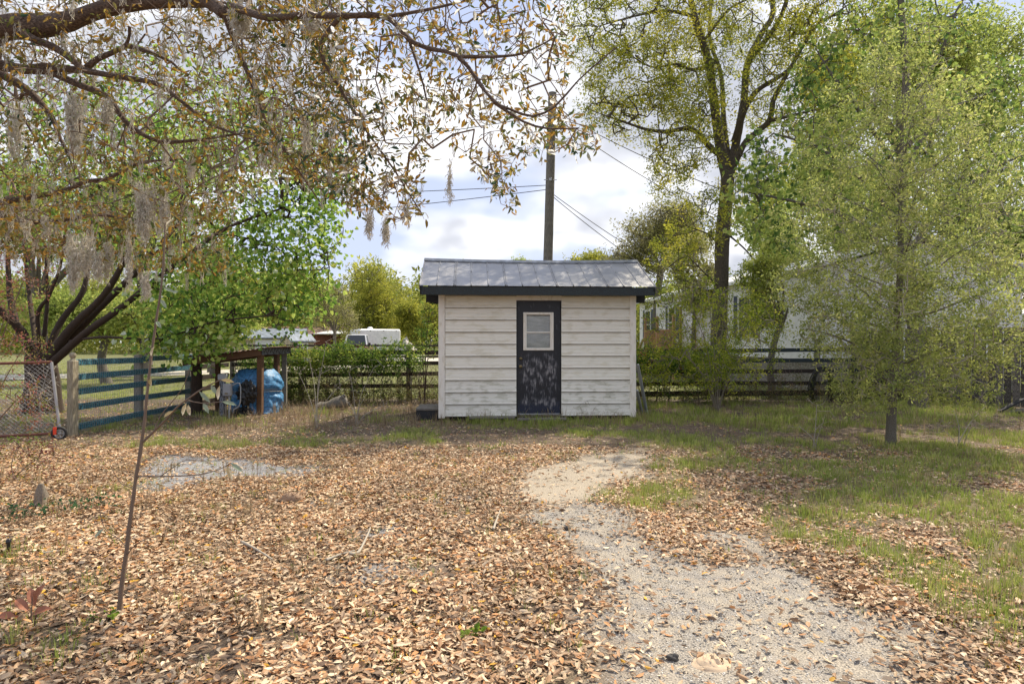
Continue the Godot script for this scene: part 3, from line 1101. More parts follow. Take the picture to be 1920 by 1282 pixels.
	for side in 2:
		for i in n:
			mb = MB.new()
			var a0 := -W * 0.5 + pw * i
			var sect := [[0.0, 0.0], [0.008, 0.014], [0.02, 0.014], [0.028, 0.001], [pw * 0.52, 0.0035], [pw, 0.0]]
			if i % 3 == 2:
				sect = [[0.0, 0.0], [0.007, 0.014], [0.016, 0.014], [0.022, 0.001], [0.03, 0.001], [0.036, 0.014], [0.045, 0.014], [0.052, 0.001], [pw, 0.0]]
			for q in 4:
				for e in sect.size() - 1:
					var c := []
					for w in [[e, q], [e + 1, q], [e + 1, q + 1], [e, q + 1]]:
						var p: Vector3 = line.call(a0 + sect[w[0]][0], w[1] / 4.0) + up * sect[w[0]][1]
						if side == 1:
							p.z = -2.08 - p.z
						c.append(p)
					if side == 0:
						mb.quad(c[0], c[1], c[2], c[3])
					else:
						mb.quad(c[1], c[0], c[3], c[2])
			var o := obj("roof_panel", mb, M.roof, t)
			var sc := MB.new()
			for s in [0.02, 0.5, 0.9]:
				var p: Vector3 = line.call(a0 + 0.014, s) + up * 0.017
				if side == 1:
					p.z = -2.08 - p.z
				sc.lathe(p, [[0.009, -0.003], [0.009, 0.001], [0.004, 0.005], [0.0, 0.006]], 6)
			obj("screws", sc, M.dark, o).set_meta("kind", "stuff")
	mb = MB.new()                                           # ridge cap
	for i in 12:
		var xa := -W * 0.5 + W / 12.0 * i
		var xb := xa + W / 12.0
		var ra: Vector3 = line.call(xa, 1.0) + Vector3(0, 0.028, 0)
		var rb: Vector3 = line.call(xb, 1.0) + Vector3(0, 0.028, 0)
		for s in [1.0, -1.0]:
			var f := Vector3(0, -0.06, 0.135 * s)
			var lip := Vector3(0, -0.078, 0.137 * s)
			if s > 0:
				mb.quad(ra + f, rb + f, rb, ra)
				mb.quad(ra + lip, rb + lip, rb + f, ra + f)
			else:
				mb.quad(rb + f, ra + f, ra, rb)
				mb.quad(rb + lip, ra + lip, ra + f, rb + f)
	obj("ridge_cap", mb, M.ridge, t)
	for s in [0.31, -2.39]:
		mb = MB.new()
		mb.bx(Vector3(-0.015, 2.357, s), Vector3(4.2, 0.15, 0.04), 0.005)
		obj("fascia", mb, M.fascia, t)
	for s in [-1.0, 1.0]:
		for q in [[0.325, 1.0], [-2.405, -1.0]]:
			mb = MB.new()
			var a := Vector3(-0.02 + s * 2.1, 2.345, q[0])
			var b := Vector3(-0.02 + s * 2.1, 2.985, -1.04)
			mb.beam(a, b, 0.035, 0.13, 0.004)
			obj("barge_board", mb, M.fascia, t)
			mb = MB.new()                                   # bent edge flashing
			mb.beam(a + Vector3(s * 0.022, 0.085, 0), b + Vector3(s * 0.022, 0.085, 0), 0.012, 0.07)
			obj("edge_flashing", mb, M.roof, t)
	mb = MB.new()                                           # soffit and rafter ends
	mb.bx(Vector3(-0.015, 2.40, 0.15), Vector3(4.14, 0.012, 0.28))
	obj("soffit", mb, M.oldwood, t)
	for i in 2:
		mb = MB.new()
		mb.bx(Vector3(-1.95 + 3.9 * i, 2.26, -0.3), Vector3(0.24, 0.14, 0.05), 0.004)
		obj("rafter_end", mb, M.dark, t)
	# old boards lying at the foot of the shed
	for q in [[0.885, 0.07, 11.5, "grey weathered board lying below the siding on the deadbolt side of the door", 880, 965], [0.0, 0.05, 11.42, "grey weathered board lying in front of the black door as a step", 970, 1062]]:
		var a := at(q[4], 790, q[2])
		var b := at(q[5], 790, q[2])
		mb = MB.new()
		var len := b.x - a.x
		mb.bx(Vector3(0, 0.02, 0.0), Vector3(len, 0.035, 0.13), 0.006)
		var w := thing("weathered_board", q[3], "board", Vector3((a.x + b.x) * 0.5, q[1], -q[2]), 0.03)
		obj("plank", mb, M.oldwood, w)
		mb = MB.new()
		mb.bx(Vector3(0.03, 0.015, -0.15), Vector3(len * 0.97, 0.035, 0.13), 0.006)
		obj("plank", mb, M.oldwood, w)
	# platform of planks at the left corner
	var p := thing("plank_platform", "low dark platform of worn planks against the vine-grown end of the shed", "platform", Vector3(-1.69, 0, -12.0), 0.06)
	for i in 5:
		mb = MB.new()
		mb.bx(Vector3(0.17, 0.215 + rr(-0.004, 0.004), -0.5 + i * 0.175), Vector3(0.52, 0.04, 0.16), 0.006)
		obj("plank", mb, M.oldwood, p)
	mb = MB.new()
	mb.bx(Vector3(0.17, 0.1, 0.255), Vector3(0.5, 0.18, 0.04), 0.005)
	mb.bx(Vector3(-0.07, 0.1, -0.15), Vector3(0.04, 0.18, 0.77), 0.005)
	mb.bx(Vector3(0.41, 0.1, -0.15), Vector3(0.04, 0.18, 0.77), 0.005)
	obj("frame", mb, M.dark, p)
	# pipes leaning on the right end
	var words := ["long grey pipe leaning on the shed corner opposite the plank platform", "dark grey pipe lying lower beside the leaning pipe at the shed corner"]
	for i in 2:
		var pp := thing("grey_pipe", words[i], "pipe", gnd(1213 - i * 9, 777))
		mb = MB.new()
		var top := at(1196 - i * 1.5, 684 + i * 48, 11.95) - pp.position
		mb.rod(Vector3(0, 0.03, 0), top, 0.033 - i * 0.005, 0.03, 12)
		obj("pipe", mb, M.greybox, pp)
		mb = MB.new()
		mb.rod(Vector3(0, 0.0, 0.004), top * 0.08, 0.041, 0.041, 12)
		obj("coupling", mb, M.greybox, pp)

# ---------------------------------------------------------------- fences
func build_fences() -> void:
	# the back fence
	var t := thing("rail_fence", "dark four-rail wooden fence running behind the shed", "fence", Vector3(0, 0, -15.6))
	var px := [-6.85, -5.17, -2.53, -0.03, 2.47, 4.97, 7.47, 9.2]
	for i in px.size():
		var mb := MB.new()
		var h := 1.3 + rr(-0.03, 0.06)
		if i == 6:
			h = 1.53
		mb.bx(Vector3(0, h * 0.5 - 0.05, 0), Vector3(0.11, h + 0.1, 0.11), 0.008)
		var o := obj("post", mb, M.oldwood_up, t)
		o.position = Vector3(px[i], 0, -0.075)
		o.rotation.z = rr(-0.012, 0.012)
	for i in px.size() - 1:
		for k in 5:
			var y: float = [1.22, 0.965, 0.71, 0.415, 0.17][k]
			if k == 4 and i < 4:
				continue
			var ya: float = y - 0.015 + 0.0078 * px[i] + rr(-0.012, 0.012)
			var yb: float = y - 0.015 + 0.0078 * px[i + 1] + rr(-0.012, 0.012)
			var L: float = px[i + 1] - px[i]
			var mb := MB.new()
			mb.bx(Vector3.ZERO, Vector3(L - 0.006, 0.13 if k == 4 else 0.095, 0.025), 0.004)
			var o := obj("rail", mb, M.rail_teal if (i >= 4 and k < 2) or (i > 5) else M.rail_dark, t)
			o.position = Vector3((px[i] + px[i + 1]) * 0.5, (ya + yb) * 0.5, -0.004)
			o.rotation.z = atan2(yb - ya, L)
	# the blue side fence
	t = thing("side_fence", "faded blue five-rail fence with wire mesh and a ball-topped post", "fence", Vector3(-6.87, 0, -10.0))
	var zs := [0.0, -1.9, -3.75, -5.5]
	for i in 3:
		var mb := MB.new()
		if i == 0:
			mb.bx(Vector3(0, 0.56, 0), Vector3(0.115, 1.2, 0.115), 0.009)
			obj("post", mb, M.post, t).rotation.y = -0.25
			mb = MB.new()
			mb.lathe(Vector3(0, 1.155, 0), [[0.05, 0.0], [0.05, 0.012], [0.034, 0.03], [0.028, 0.042], [0.04, 0.055], [0.05, 0.082], [0.047, 0.108], [0.03, 0.13], [0.0, 0.138]], 16)
			obj("finial", mb, M.post, t)
		else:
			mb.bx(Vector3(-0.08, 0.58, zs[i]), Vector3(0.12, 1.26, 0.12), 0.01)
			obj("post", mb, M.oldwood_up, t)
	for i in 3:
		for k in 5:
			var y: float = [1.13, 0.9, 0.665, 0.415, 0.115][k]
			var mb := MB.new()
			var L: float = zs[i] - zs[i + 1]
			mb.bx(Vector3.ZERO, Vector3(L - 0.01, 0.1, 0.025), 0.004)
			var o := obj("rail", mb, M.rail_blue if i < 2 else M.rail_dark, t)
			o.rotation = Vector3(0, PI / 2, rr(-0.008, 0.008))
			o.position = Vector3(-0.005, y + rr(-0.008, 0.008), (zs[i] + zs[i + 1]) * 0.5)
	var mb := MB.new()
	var z := -0.08
	while z > -3.7:
		mb.bx(Vector3(0.014, 0.6, z), Vector3(0.0026, 1.15, 0.0026))
		z -= 0.052
	for k in 12:
		mb.bx(Vector3(0.0165, 0.04 + k * 0.102, -1.88), Vector3(0.0026, 0.0026, 3.6))
	obj("wire_mesh", mb, M.wire, t).set_meta("kind", "stuff")
	# chain link gate
	var g := thing("chain_link_gate", "sagging chain-link gate with a rusty pipe frame standing open", "gate", Vector3(-6.75, 0, -9.55), 0.0)
	var w := 2.0
	var h := 1.06
	var lean := Vector3(-0.13, 0, 0.0)
	var P := func(u: float, v: float) -> Vector3: return Vector3(-w * u, 0.09 + h * v, u * 0.55) + lean * v + Vector3(0, -0.05 * u, 0)
	for q in [["top_rail", [0.0, 1.0], [1.0, 1.0], 0.021, "rust"], ["bottom_rail", [0.0, 0.0], [1.0, 0.0], 0.021, "rust"], ["upright", [0.0, 0.0], [0.0, 1.0], 0.021, "galv"], ["upright", [1.0, 0.0], [1.0, 1.0], 0.021, "galv"]]:
		mb = MB.new()
		mb.rod(P.call(q[1][0], q[1][1]), P.call(q[2][0], q[2][1]), q[3], q[3], 10)
		obj(q[0], mb, M[q[4]], g)
	mb = MB.new()
	var step := 0.062
	var k := -h
	while k < w:
		for s in 2:
			var u0: float = k
			var a := Vector2(u0, 0.0)
			var b := Vector2(u0 + h, h)
			if a.x < 0: a = Vector2(0, -u0)
			if b.x > w: b = Vector2(w, w - u0)
			if s == 1:
				a.y = h - a.y; b.y = h - b.y
			if a.distance_to(b) > 0.03:
				var off := Vector3(0, 0, 0.004 * s)
				mb.rod(P.call(a.x / w, a.y / h) + off, P.call(b.x / w, b.y / h) + off, 0.002, 0.002, 3)
		k += step
	obj("chain_link", mb, M.galv, g).set_meta("kind", "stuff")
	mb = MB.new()
	var wt := Transform3D(Basis(Vector3.UP, 0.35), P.call(0.0, 0.0) + Vector3(0.03, 0.0, 0.06))
	mb.ring(wt, 0.088, 0.021, 22, 8)
	var wh := obj("wheel", mb, M.rubber, g)
	mb = MB.new()
	mb.ring(wt, 0.062, 0.008, 18, 5)
	for i in 5:
		var a := TAU * i / 5
		mb.rod(wt * Vector3.ZERO, wt * Vector3(cos(a) * 0.062, sin(a) * 0.062, 0), 0.007, 0.007, 5)
	mb.rod(wt * Vector3(0, 0, -0.03), wt * Vector3(0, 0, 0.03), 0.014, 0.014, 8)
	obj("rim", mb, M.galv, wh)
	mb = MB.new()
	mb.box(wt.translated_local(Vector3(-0.05, 0.045, 0.028)), Vector3(0.045, 0.11, 0.012), 0.004)
	obj("bracket", mb, M.orange, g)
	# plank fence on the right
	var A := Vector3(8.7, 0, -16.4)
	var B := Vector3(11.9, 0, -13.3)
	t = thing("plank_fence", "tall grey fence of upright weathered planks", "fence", A)
	var len := A.distance_to(B)
	var yaw := -atan2(B.z - A.z, B.x - A.x)
	var n := int(len / 0.145)
	for i in n:
		mb = MB.new()
		var hh := 1.74 + rr(-0.03, 0.03)
		mb.bx(Vector3(0, hh * 0.5 + 0.02, 0), Vector3(0.136, hh, 0.02), 0.003)
		var o := obj("plank", mb, M.plank if rng.randf() < 0.6 else M.plank2, t)
		o.position = (B - A) * ((i + 0.5) / n) + Vector3(0, 0, rr(-0.006, 0.006))
		o.rotation = Vector3(rr(-0.012, 0.012), yaw + rr(-0.03, 0.03), rr(-0.012, 0.012))
	for y in [0.3, 1.45]:
		mb = MB.new()
		mb.bx(Vector3.ZERO, Vector3(len, 0.09, 0.04), 0.004)
		var o := obj("rail", mb, M.oldwood, t)
		o.position = (B - A) * 0.5 + Vector3(sin(yaw), 0, cos(yaw)) * -0.045 + Vector3(0, y, 0)
		o.rotation.y = yaw
	mb = MB.new()
	mb.bx(Vector3(0, 0.95, 0), Vector3(0.1, 1.9, 0.1), 0.008)
	var po := obj("post", mb, M.brownwood_up, t)
	po.position = (B - A) * 0.83 + Vector3(-0.03, 0, -0.12)
	# boards leaning before it
	var q := thing("leaning_boards", "dark boards tipped over at the foot of the plank fence", "boards", gnd(1905, 774))
	for e in [[Vector3(-0.35, 0.03, 0), Vector3(0.55, 0.52, 0.1), "dark"], [Vector3(-0.2, 0.02, 0.05), Vector3(0.75, 0.2, 0.1), "oldwood"], [Vector3(-0.1, 0.02, 0.2), Vector3(0.8, 0.1, 0.15), "dark"]]:
		mb = MB.new()
		mb.beam(e[0], e[1], 0.12, 0.035, 0.004)
		obj("board", mb, M[e[2]], q)

# ---------------------------------------------------------------- things in the yard
func build_yard() -> void:
	var mb := MB.new()
	# wood shelter
	var t := thing("lean_to_shelter", "low open lean-to on rough posts with a rusty tin roof", "shelter", Vector3(-5.7, 0, -13.4))
	var o0 := t.position
	var posts := [[487, 777, 12.8, 1.2, "brownwood_up", 0.105], [518, 768, 13.65, 1.2, "brownwood_up", 0.1], [533, 764, 14.15, 1.22, "oldwood_up", 0.1], [408, 768, 13.7, 1.1, "brownwood_up", 0.09]]
	for p in posts:
		var g := gnd(p[0], 641.0 + EYE * F / p[2])
		mb = MB.new()
		mb.bx(Vector3(0, p[3] * 0.5, 0), Vector3(p[5], p[3], p[5]), 0.008)
		var o := obj("post", mb, M[p[4]], t)
		o.position = g - o0
		o.rotation = Vector3(rr(-0.01, 0.01), rr(-0.15, 0.15), rr(-0.01, 0.01))
	mb = MB.new()
	var rc := Vector3(-6.42, 0, -13.0) - o0
	var rps := PackedVector3Array([rc, rc + Vector3(0.01, 0.6, 0), rc + Vector3(0, 1.06, 0)])
	mb.tube(rps, PackedFloat32Array([0.12, 0.105, 0.1]), 10)
	obj("corner_post", mb, M.bark_dark, t)
	var fl := Vector3(-6.55, 1.04, -12.72) - o0
	var frr := Vector3(-4.98, 1.245, -12.72) - o0
	mb = MB.new()
	mb.beam(fl, frr, 0.05, 0.13, 0.006)
	obj("front_beam", mb, M.brownwood, t)
	mb = MB.new()
	mb.beam(fl + Vector3(0, 0.0, -1.5), frr + Vector3(0, 0, -1.5), 0.05, 0.12, 0.006)
	obj("rear_beam", mb, M.brownwood, t)
	mb = MB.new()
	mb.beam(frr + Vector3(0.03, 0.01, 0.04), frr + Vector3(0.03, 0.01, -1.55), 0.03, 0.125, 0.005)
	obj("end_board", mb, M.greyboard, t)
	var ra := fl + Vector3(-0.1, 0.1, 0.12)
	var rb := frr + Vector3(0.2, 0.1, 0.12)
	for i in 3:
		mb = MB.new()
		var u0 := i / 3.0 - 0.006
		var u1 := (i + 1) / 3.0 + 0.012
		mb.grid(30, 5, func(u: float, v: float) -> Vector3:
			var p := ra.lerp(rb, lerpf(u0, u1, u))
			return p + Vector3(0, 0.012 * sin(u * TAU * 7.0) + 0.008 * sin(u * 3.0 + i * 2.0) * (1.0 - v) + i * 0.004 - 0.015 * absf(v - 0.5), -1.85 * v))
		var o := obj("roof_panel", mb, M.rustroof, t)
		o.rotation.z = rr(-0.01, 0.01)
	# tarp heap
	var tp := gnd(482, 641.0 + EYE * F / 13.25)
	t = thing("tarp_covered_heap", "rounded heap wrapped in a crumpled blue tarpaulin under the lean-to", "tarp", tp)
	mb = MB.new()
	mb.grid(96, 48, func(u: float, v: float) -> Vector3:
		var a := u * TAU
		var y := 0.89 * (1.0 - v)
		var r := 0.5 * pow(maxf(0.0, 1.0 - pow((y - 0.5) / 0.5, 2.0)), 0.5) if y > 0.55 else 0.5 - 0.03 * (0.55 - y)
		var c := Vector3(cos(a), y * 2.0, sin(a))
		var f := lump.get_noise_3dv(c * 1.5) * 0.05 + lump.get_noise_3dv(c * 5.0 + Vector3(3, 0, 0)) * 0.03
		f += sin(a * 13.0 + lump.get_noise_3dv(c * 2.0) * 5.0) * 0.03 * clampf((0.5 - y) * 2.4, 0.0, 1.0)
		f += sin(y * 32.0 + a * 3.0 + sin(a * 2.0) * 3.0) * 0.012
		f -= 0.06 * exp(-pow((y - 0.42) / 0.06, 2.0))
		r = r * (1.0 + f * 1.6) if y > 0.02 else r + f
		return Vector3(cos(-a) * r, y + 0.02 * lump.get_noise_3dv(c * 3.0), sin(-a) * r))
	obj("tarpaulin", mb, M.tarp, t)
	mb = MB.new()
	for y in [0.43, 0.47]:
		var ps := PackedVector3Array()
		var rs := PackedFloat32Array()
		for i in 41:
			var a := TAU * i / 40
			ps.append(Vector3(cos(a) * 0.485, y + 0.02 * sin(a * 2.0), sin(a) * 0.485)); rs.append(0.005)
		mb.tube(ps, rs, 5, false)
	obj("rope", mb, M.twig_grey, t)
	# black sack hanging in front of it, and one on the ground
	for q in [["black plastic sack hanging on a stick before the blue tarpaulin", 462, 737, 12.55, 0.16, 0.2], ["black crumpled plastic sack on the ground under the lean-to", 457, 779, 12.6, 0.13, 0.09]]:
		var c := at(q[1], q[2], q[3])
		var y0: float = 0.0 if q[5] < 0.1 else c.y
		t = thing("black_sack", q[0], "sack", Vector3(c.x, y0, c.z))
		mb = MB.new()
		var up: float = 0.07 if q[5] < 0.1 else 0.0
		mb.grid(40, 24, func(u: float, v: float) -> Vector3:
			var d := Vector3(sin(PI * v) * cos(-TAU * u), cos(PI * v), sin(PI * v) * sin(-TAU * u))
			var f := 1.0 + lump.get_noise_3dv(d * 4.0 + Vector3(up * 30.0, 0, 0)) * 0.7 + lump.get_noise_3dv(d * 11.0) * 0.35
			return Vector3(d.x * q[4], d.y * q[5], d.z * 0.11) * f + Vector3(0, up, 0))
		obj("sack", mb, M.black, t)
		if q[5] > 0.1:
			mb = MB.new()
			mb.rod(Vector3(0.02, -c.y, -0.02), Vector3(0.02, 0.05, -0.03), 0.018, 0.016, 8)
			obj("stick", mb, M.post, t)
	# electric box on its post
	var ep := gnd(417, 641.0 + EYE * F / 12.25)
	t = thing("utility_post", "short post carrying grey electrical boxes and conduit by the lean-to", "electrical box", ep)
	mb = MB.new()
	mb.tube(PackedVector3Array([Vector3(0, -0.02, 0), Vector3(0, 0.78, 0)]), PackedFloat32Array([0.062, 0.058]), 12)
	obj("post", mb, M.greyboard, t)
	mb = MB.new()
	mb.bx(Vector3(0.0, 0.78, 0.0), Vector3(0.15, 0.11, 0.12), 0.012)
	obj("meter_box", mb, M.greybox, t)
	mb = MB.new()
	mb.bx(Vector3(0.125, 0.54, 0.075), Vector3(0.155, 0.23, 0.09), 0.012)
	mb.bx(Vector3(0.125, 0.555, 0.122), Vector3(0.135, 0.18, 0.008), 0.003)
	var eb := obj("switch_box", mb, M.greybox, t)
	mb = MB.new()
	mb.bx(Vector3(0.125, 0.475, 0.129), Vector3(0.06, 0.022, 0.004))
	obj("label", mb, M.orange if false else M.brass, eb)
	for x in [0.09, 0.155]:
		mb = MB.new()
		mb.rod(Vector3(x, -0.02, 0.07), Vector3(x, 0.43, 0.07), 0.016, 0.016, 8)
		obj("conduit", mb, M.greybox if x > 0.1 else M.oldwood_up, t)
	mb = MB.new()
	mb.tube(smooth([Vector3(0.2, 0.62, 0.05), Vector3(0.34, 0.66, 0.05), Vector3(0.37, 0.45, 0.06), Vector3(0.34, 0.24, 0.06), Vector3(0.24, 0.16, 0.08)], 0.04), PackedFloat32Array(_fill(0.011, smooth([Vector3(0.2, 0.62, 0.05), Vector3(0.34, 0.66, 0.05), Vector3(0.37, 0.45, 0.06), Vector3(0.34, 0.24, 0.06), Vector3(0.24, 0.16, 0.08)], 0.04).size())), 6)
	obj("cable", mb, M.greybox, t)
	# hose loops on the fence post
	t = thing("coiled_hose", "black hose hung in loops on a post of the back fence", "hose", at(1538, 690, 15.35))
	mb = MB.new()
	for i in 9:
		var ps := PackedVector3Array()
		var rs := PackedFloat32Array()
		var rx := 0.25 + rr(-0.04, 0.05)
		var ry := 0.47 + rr(-0.05, 0.04)
		var dx := rr(-0.04, 0.04)
		for k in 37:
			var a := TAU * k / 36
			ps.append(Vector3(cos(a) * rx * (1.0 - 0.2 * sin(a)) + dx, sin(a) * ry - ry + 0.03 + rr(-0.006, 0.006), 0.04 * i / 9.0 + 0.09 * absf(sin(a * 0.5 + 0.785))))
			rs.append(0.014)
		mb.tube(ps, rs, 6, false)
	obj("hose", mb, M.black, t)
	# log
	var lp := gnd(622, 768)
	t = thing("old_log", "pale broken log lying in dry grass by the hedge", "log", lp, 0.25)
	mb = MB.new()
	var ps := PackedVector3Array([Vector3(-0.3, 0.07, 0.05), Vector3(-0.12, 0.1, 0.0), Vector3(0.1, 0.13, 0.0), Vector3(0.3, 0.15, 0.04)])
	mb = limb_mesh(ps, 0.07, 0.14, Vector3.ZERO, 0.0, 14, 1.1)
	obj("trunk", mb, M.oldwood, t)
	mb = MB.new()
	mb.rod(Vector3(0.12, 0.17, 0.05), Vector3(0.27, 0.31, 0.1), 0.06, 0.035, 8)
	obj("branch_stub", mb, M.oldwood, t)
	# fibrous clump
	var cp := gnd(547, 939)
	t = thing("fibrous_clump", "shaggy brown clump of dry fibres lying on the leaves", "clump", cp)
	mb = MB.new()
	for i in 420:
		var d := Vector3(rng.randfn(), absf(rng.randfn()), rng.randfn()).normalized()
		var b := d * Vector3(0.075, 0.07, 0.06) + Vector3(rr(-0.04, 0.05), 0.0, 0)
		var e := b + (d + Vector3(rng.randfn(), rng.randfn(), rng.randfn()) * 0.8).normalized() * rr(0.02, 0.045)
		mb.tri(b, b + Vector3(rng.randfn(), rng.randfn(), rng.randfn()) * 0.006, e)
	mb.grid(16, 8, func(u: float, v: float) -> Vector3: return Vector3(sin(PI * v) * cos(-TAU * u) * 0.1, cos(PI * v) * 0.06 + 0.02, sin(PI * v) * sin(-TAU * u) * 0.07))
	obj("fibres", mb, mat(lin(0.34, 0.23, 0.15), 0.95), t)
	# sticks on the ground
	var sticks := [[[655, 1046], [672, 1042], [690, 1008], [694, 995], "pale crooked stick lying among leaves beside a small bare grey patch"], [[925, 998], [930, 985], [938, 962], "short pale twig lying at the edge of the gravel track"], [[450, 1022], [480, 1038], [510, 1056], "thin grey stick lying on the leaf carpet"], [[80, 1043], [115, 1040], "stubby lichen-grey stick lying behind the withered plant"], [[612, 1056], [640, 1046], [665, 1040], "slim pale twig touching the crooked stick"]]
	for s in sticks:
		var lab: String = s[-1]
		var ps2 := []
		for k in s.size() - 1:
			ps2.append(gnd(s[k][0], s[k][1]) + Vector3(0, 0.022 + rr(0, 0.012), 0))
		var c: Vector3 = ps2[0]
		t = thing("stick", lab, "stick", c)
		obj("wood", limb_mesh(smooth(ps2, 0.05), 0.011 if s.size() > 3 else 0.009, 0.005, c, 0.0, 6, 0.4), M.twig_grey, t)
	# black stake, sand hump, dark stones
	t = thing("black_stake", "short black stake stuck upright in the leaves", "stake", gnd(15, 1040))
	mb = MB.new()
	mb.lathe(Vector3.ZERO, [[0.0, -0.01], [0.012, 0.0], [0.012, 0.075], [0.016, 0.08], [0.016, 0.105], [0.0, 0.108]], 10)
	obj("stake", mb, M.black, t)
	t = thing("sand_hump", "small smooth sand hump on the gravel track", "sand hump", gnd(1335, 1246))
	mb = MB.new()
	mb.grid(24, 10, func(u: float, v: float) -> Vector3: return Vector3(cos(-TAU * u) * v * 0.095, 0.034 * (1.0 - v * v) * (1.0 + lump.get_noise_2d(u * 9.0, v * 9.0)) - 0.001, sin(-TAU * u) * v * 0.07))
	obj("hump", mb, mat(lin(0.55, 0.42, 0.29), 0.95), t)
	var labs := ["dark stone half covered on the gravel near the sand hump", "larger of two dark pebbles on the narrow part of the track", "smaller of two dark pebbles on the narrow part of the track"]
	for i in 3:
		var g: Vector3 = [gnd(1262, 1236), gnd(1064, 992), gnd(1040, 993)][i]
		t = thing("stone", labs[i], "stone", g)
		mb = MB.new()
		var s: float = [0.022, 0.018, 0.013][i]
		mb.grid(14, 8, func(u: float, v: float) -> Vector3:
			var d := Vector3(sin(PI * v) * cos(-TAU * u), cos(PI * v), sin(PI * v) * sin(-TAU * u))
			return d * Vector3(1.3, 0.8, 1.0) * s * (1.0 + lump.get_noise_3dv(d * 2.0 + Vector3(i, 0, 0)) * 0.6) + Vector3(0, s * 0.4, 0))
		obj("rock", mb, mat(lin(0.07, 0.065, 0.06), 0.9), t)
	# a little lantern-like feeder on the fence, behind the front tree
	t = thing("bird_feeder", "small pale box hanging on the fence behind the slim tree", "bird feeder", at(1651, 733, 15.3))
	mb = MB.new()
	mb.bx(Vector3(0, 0.0, 0), Vector3(0.11, 0.14, 0.1), 0.01)
	obj("box", mb, M.oldwood_up, t)
	mb = MB.new()
	mb.bx(Vector3(0, 0.09, 0), Vector3(0.13, 0.05, 0.12), 0.01)
	obj("lid", mb, M.cream, t)

func _fill(v: float, n: int) -> Array:
	var a := []
	a.resize(n); a.fill(v)
	return a

# ---------------------------------------------------------------- beyond the fence
func wire(label: String, a: Vector3, b: Vector3, sag: float, r := 0.012) -> void:
	var t := thing("overhead_wire", label, "wire", a)
	var ps := PackedVector3Array()
	var rs := PackedFloat32Array()
	for i in 25:
		var u := i / 24.0
		ps.append((b - a) * u + Vector3.DOWN * sag * 4.0 * u * (1.0 - u)); rs.append(r)
	var mb := MB.new()
	mb.tube(ps, rs, 5)
	obj("cable", mb, M.cable, t)

func build_pole() -> void:
	var base := at(1021, 728, 20.0)
	base.y = 0
	var top := at(1036, 174, 20.0)
	var t := thing("utility_pole", "tall bare weathered utility pole rising behind the shed roof", "utility pole", base)
	var mb := MB.new()
	var ps := smooth([Vector3(0, -0.1, 0), (top - base) * 0.4, top - base], 0.6)
	var rs := PackedFloat32Array()
	for i in ps.size():
		rs.append(lerpf(0.165, 0.125, float(i) / ps.size()))
	mb.tube(ps, rs, 16)
	obj("pole", mb, M.pole, t)
	for k in [[0.27, 0.33], [0.9, 0.6]]:
		mb = MB.new()
		var p: Vector3 = (top - base) * (1.0 - k[0] * 0.33)
		mb.bx(p + Vector3(0.0, 0, 0.15), Vector3(0.09, 0.09, 0.05), 0.01)
		mb.rod(p + Vector3(-0.2, 0, 0.1), p + Vector3(0.2, 0, 0.1), 0.012, 0.012, 6)
		obj("bolt", mb, M.galv, t)
	var up := func(py: float) -> Vector3: return at(1022 + (487 - py) * 0.045, py, 20.0)
	wire("highest wire running from the pole past the fork of the tall oak", up.call(205), at(1700, 470, 15.0), 0.35)
	wire("wire dropping from the pole top toward the white mobile home", up.call(215), at(1420, 440, 18.5), 0.25)
	wire("upper of two cables falling from the middle of the pole behind the shed roof", up.call(357), at(1330, 545, 25.0), 0.2)
	wire("lower of two cables falling from the middle of the pole behind the shed roof", up.call(361), at(1360, 585, 25.0), 0.3)
	wire("nearly level wire from the middle of the pole, above a sloping one", up.call(347), at(300, 366, 26.0), 0.12)
	wire("sloping wire from the middle of the pole just under the level one", up.call(355), at(200, 430, 24.0), 0.15)
	wire("thin wire from the pole top running behind the live oak leaves", up.call(215), at(100, 330, 24.0), 0.2)

func gable(w: float, d: float, h: float, rise: float, over: float, t: Node3D, wall: Material, roof: Material, wname := "wall") -> void:
	var mb := MB.new()
	mb.bx(Vector3(0, h * 0.5, 0), Vector3(w, h, d))
	for s in [-1.0, 1.0]:
		mb.out([Vector3(s * w * 0.5, h, -d * 0.5), Vector3(s * w * 0.5, h, d * 0.5), Vector3(s * w * 0.5, h + rise * 0.93, 0)], Vector3(0, h, 0))
	obj(wname, mb, wall, t)
	mb = MB.new()
	for s in [-1.0, 1.0]:
		var a := Vector3(-w * 0.5 - over, h - 0.02, s * (d * 0.5 + over))
		var b := Vector3(w * 0.5 + over, h - 0.02, s * (d * 0.5 + over))
		var c := Vector3(w * 0.5 + over, h + rise, 0)
		var e := Vector3(-w * 0.5 - over, h + rise, 0)
		var th := Vector3(0, 0.1, 0)
		mb.out([a + th, b + th, c + th, e + th], Vector3(0, -50, 0))
		mb.out([a, b, c, e], Vector3(0, 50, 0))
		mb.out([a, b, b + th, a + th], Vector3(0, h, 0))
		mb.out([a, e, e + th, a + th], Vector3(0, h, 0))
		mb.out([b, c, c + th, b + th], Vector3(0, h, 0))
	obj("roof", mb, roof, t)

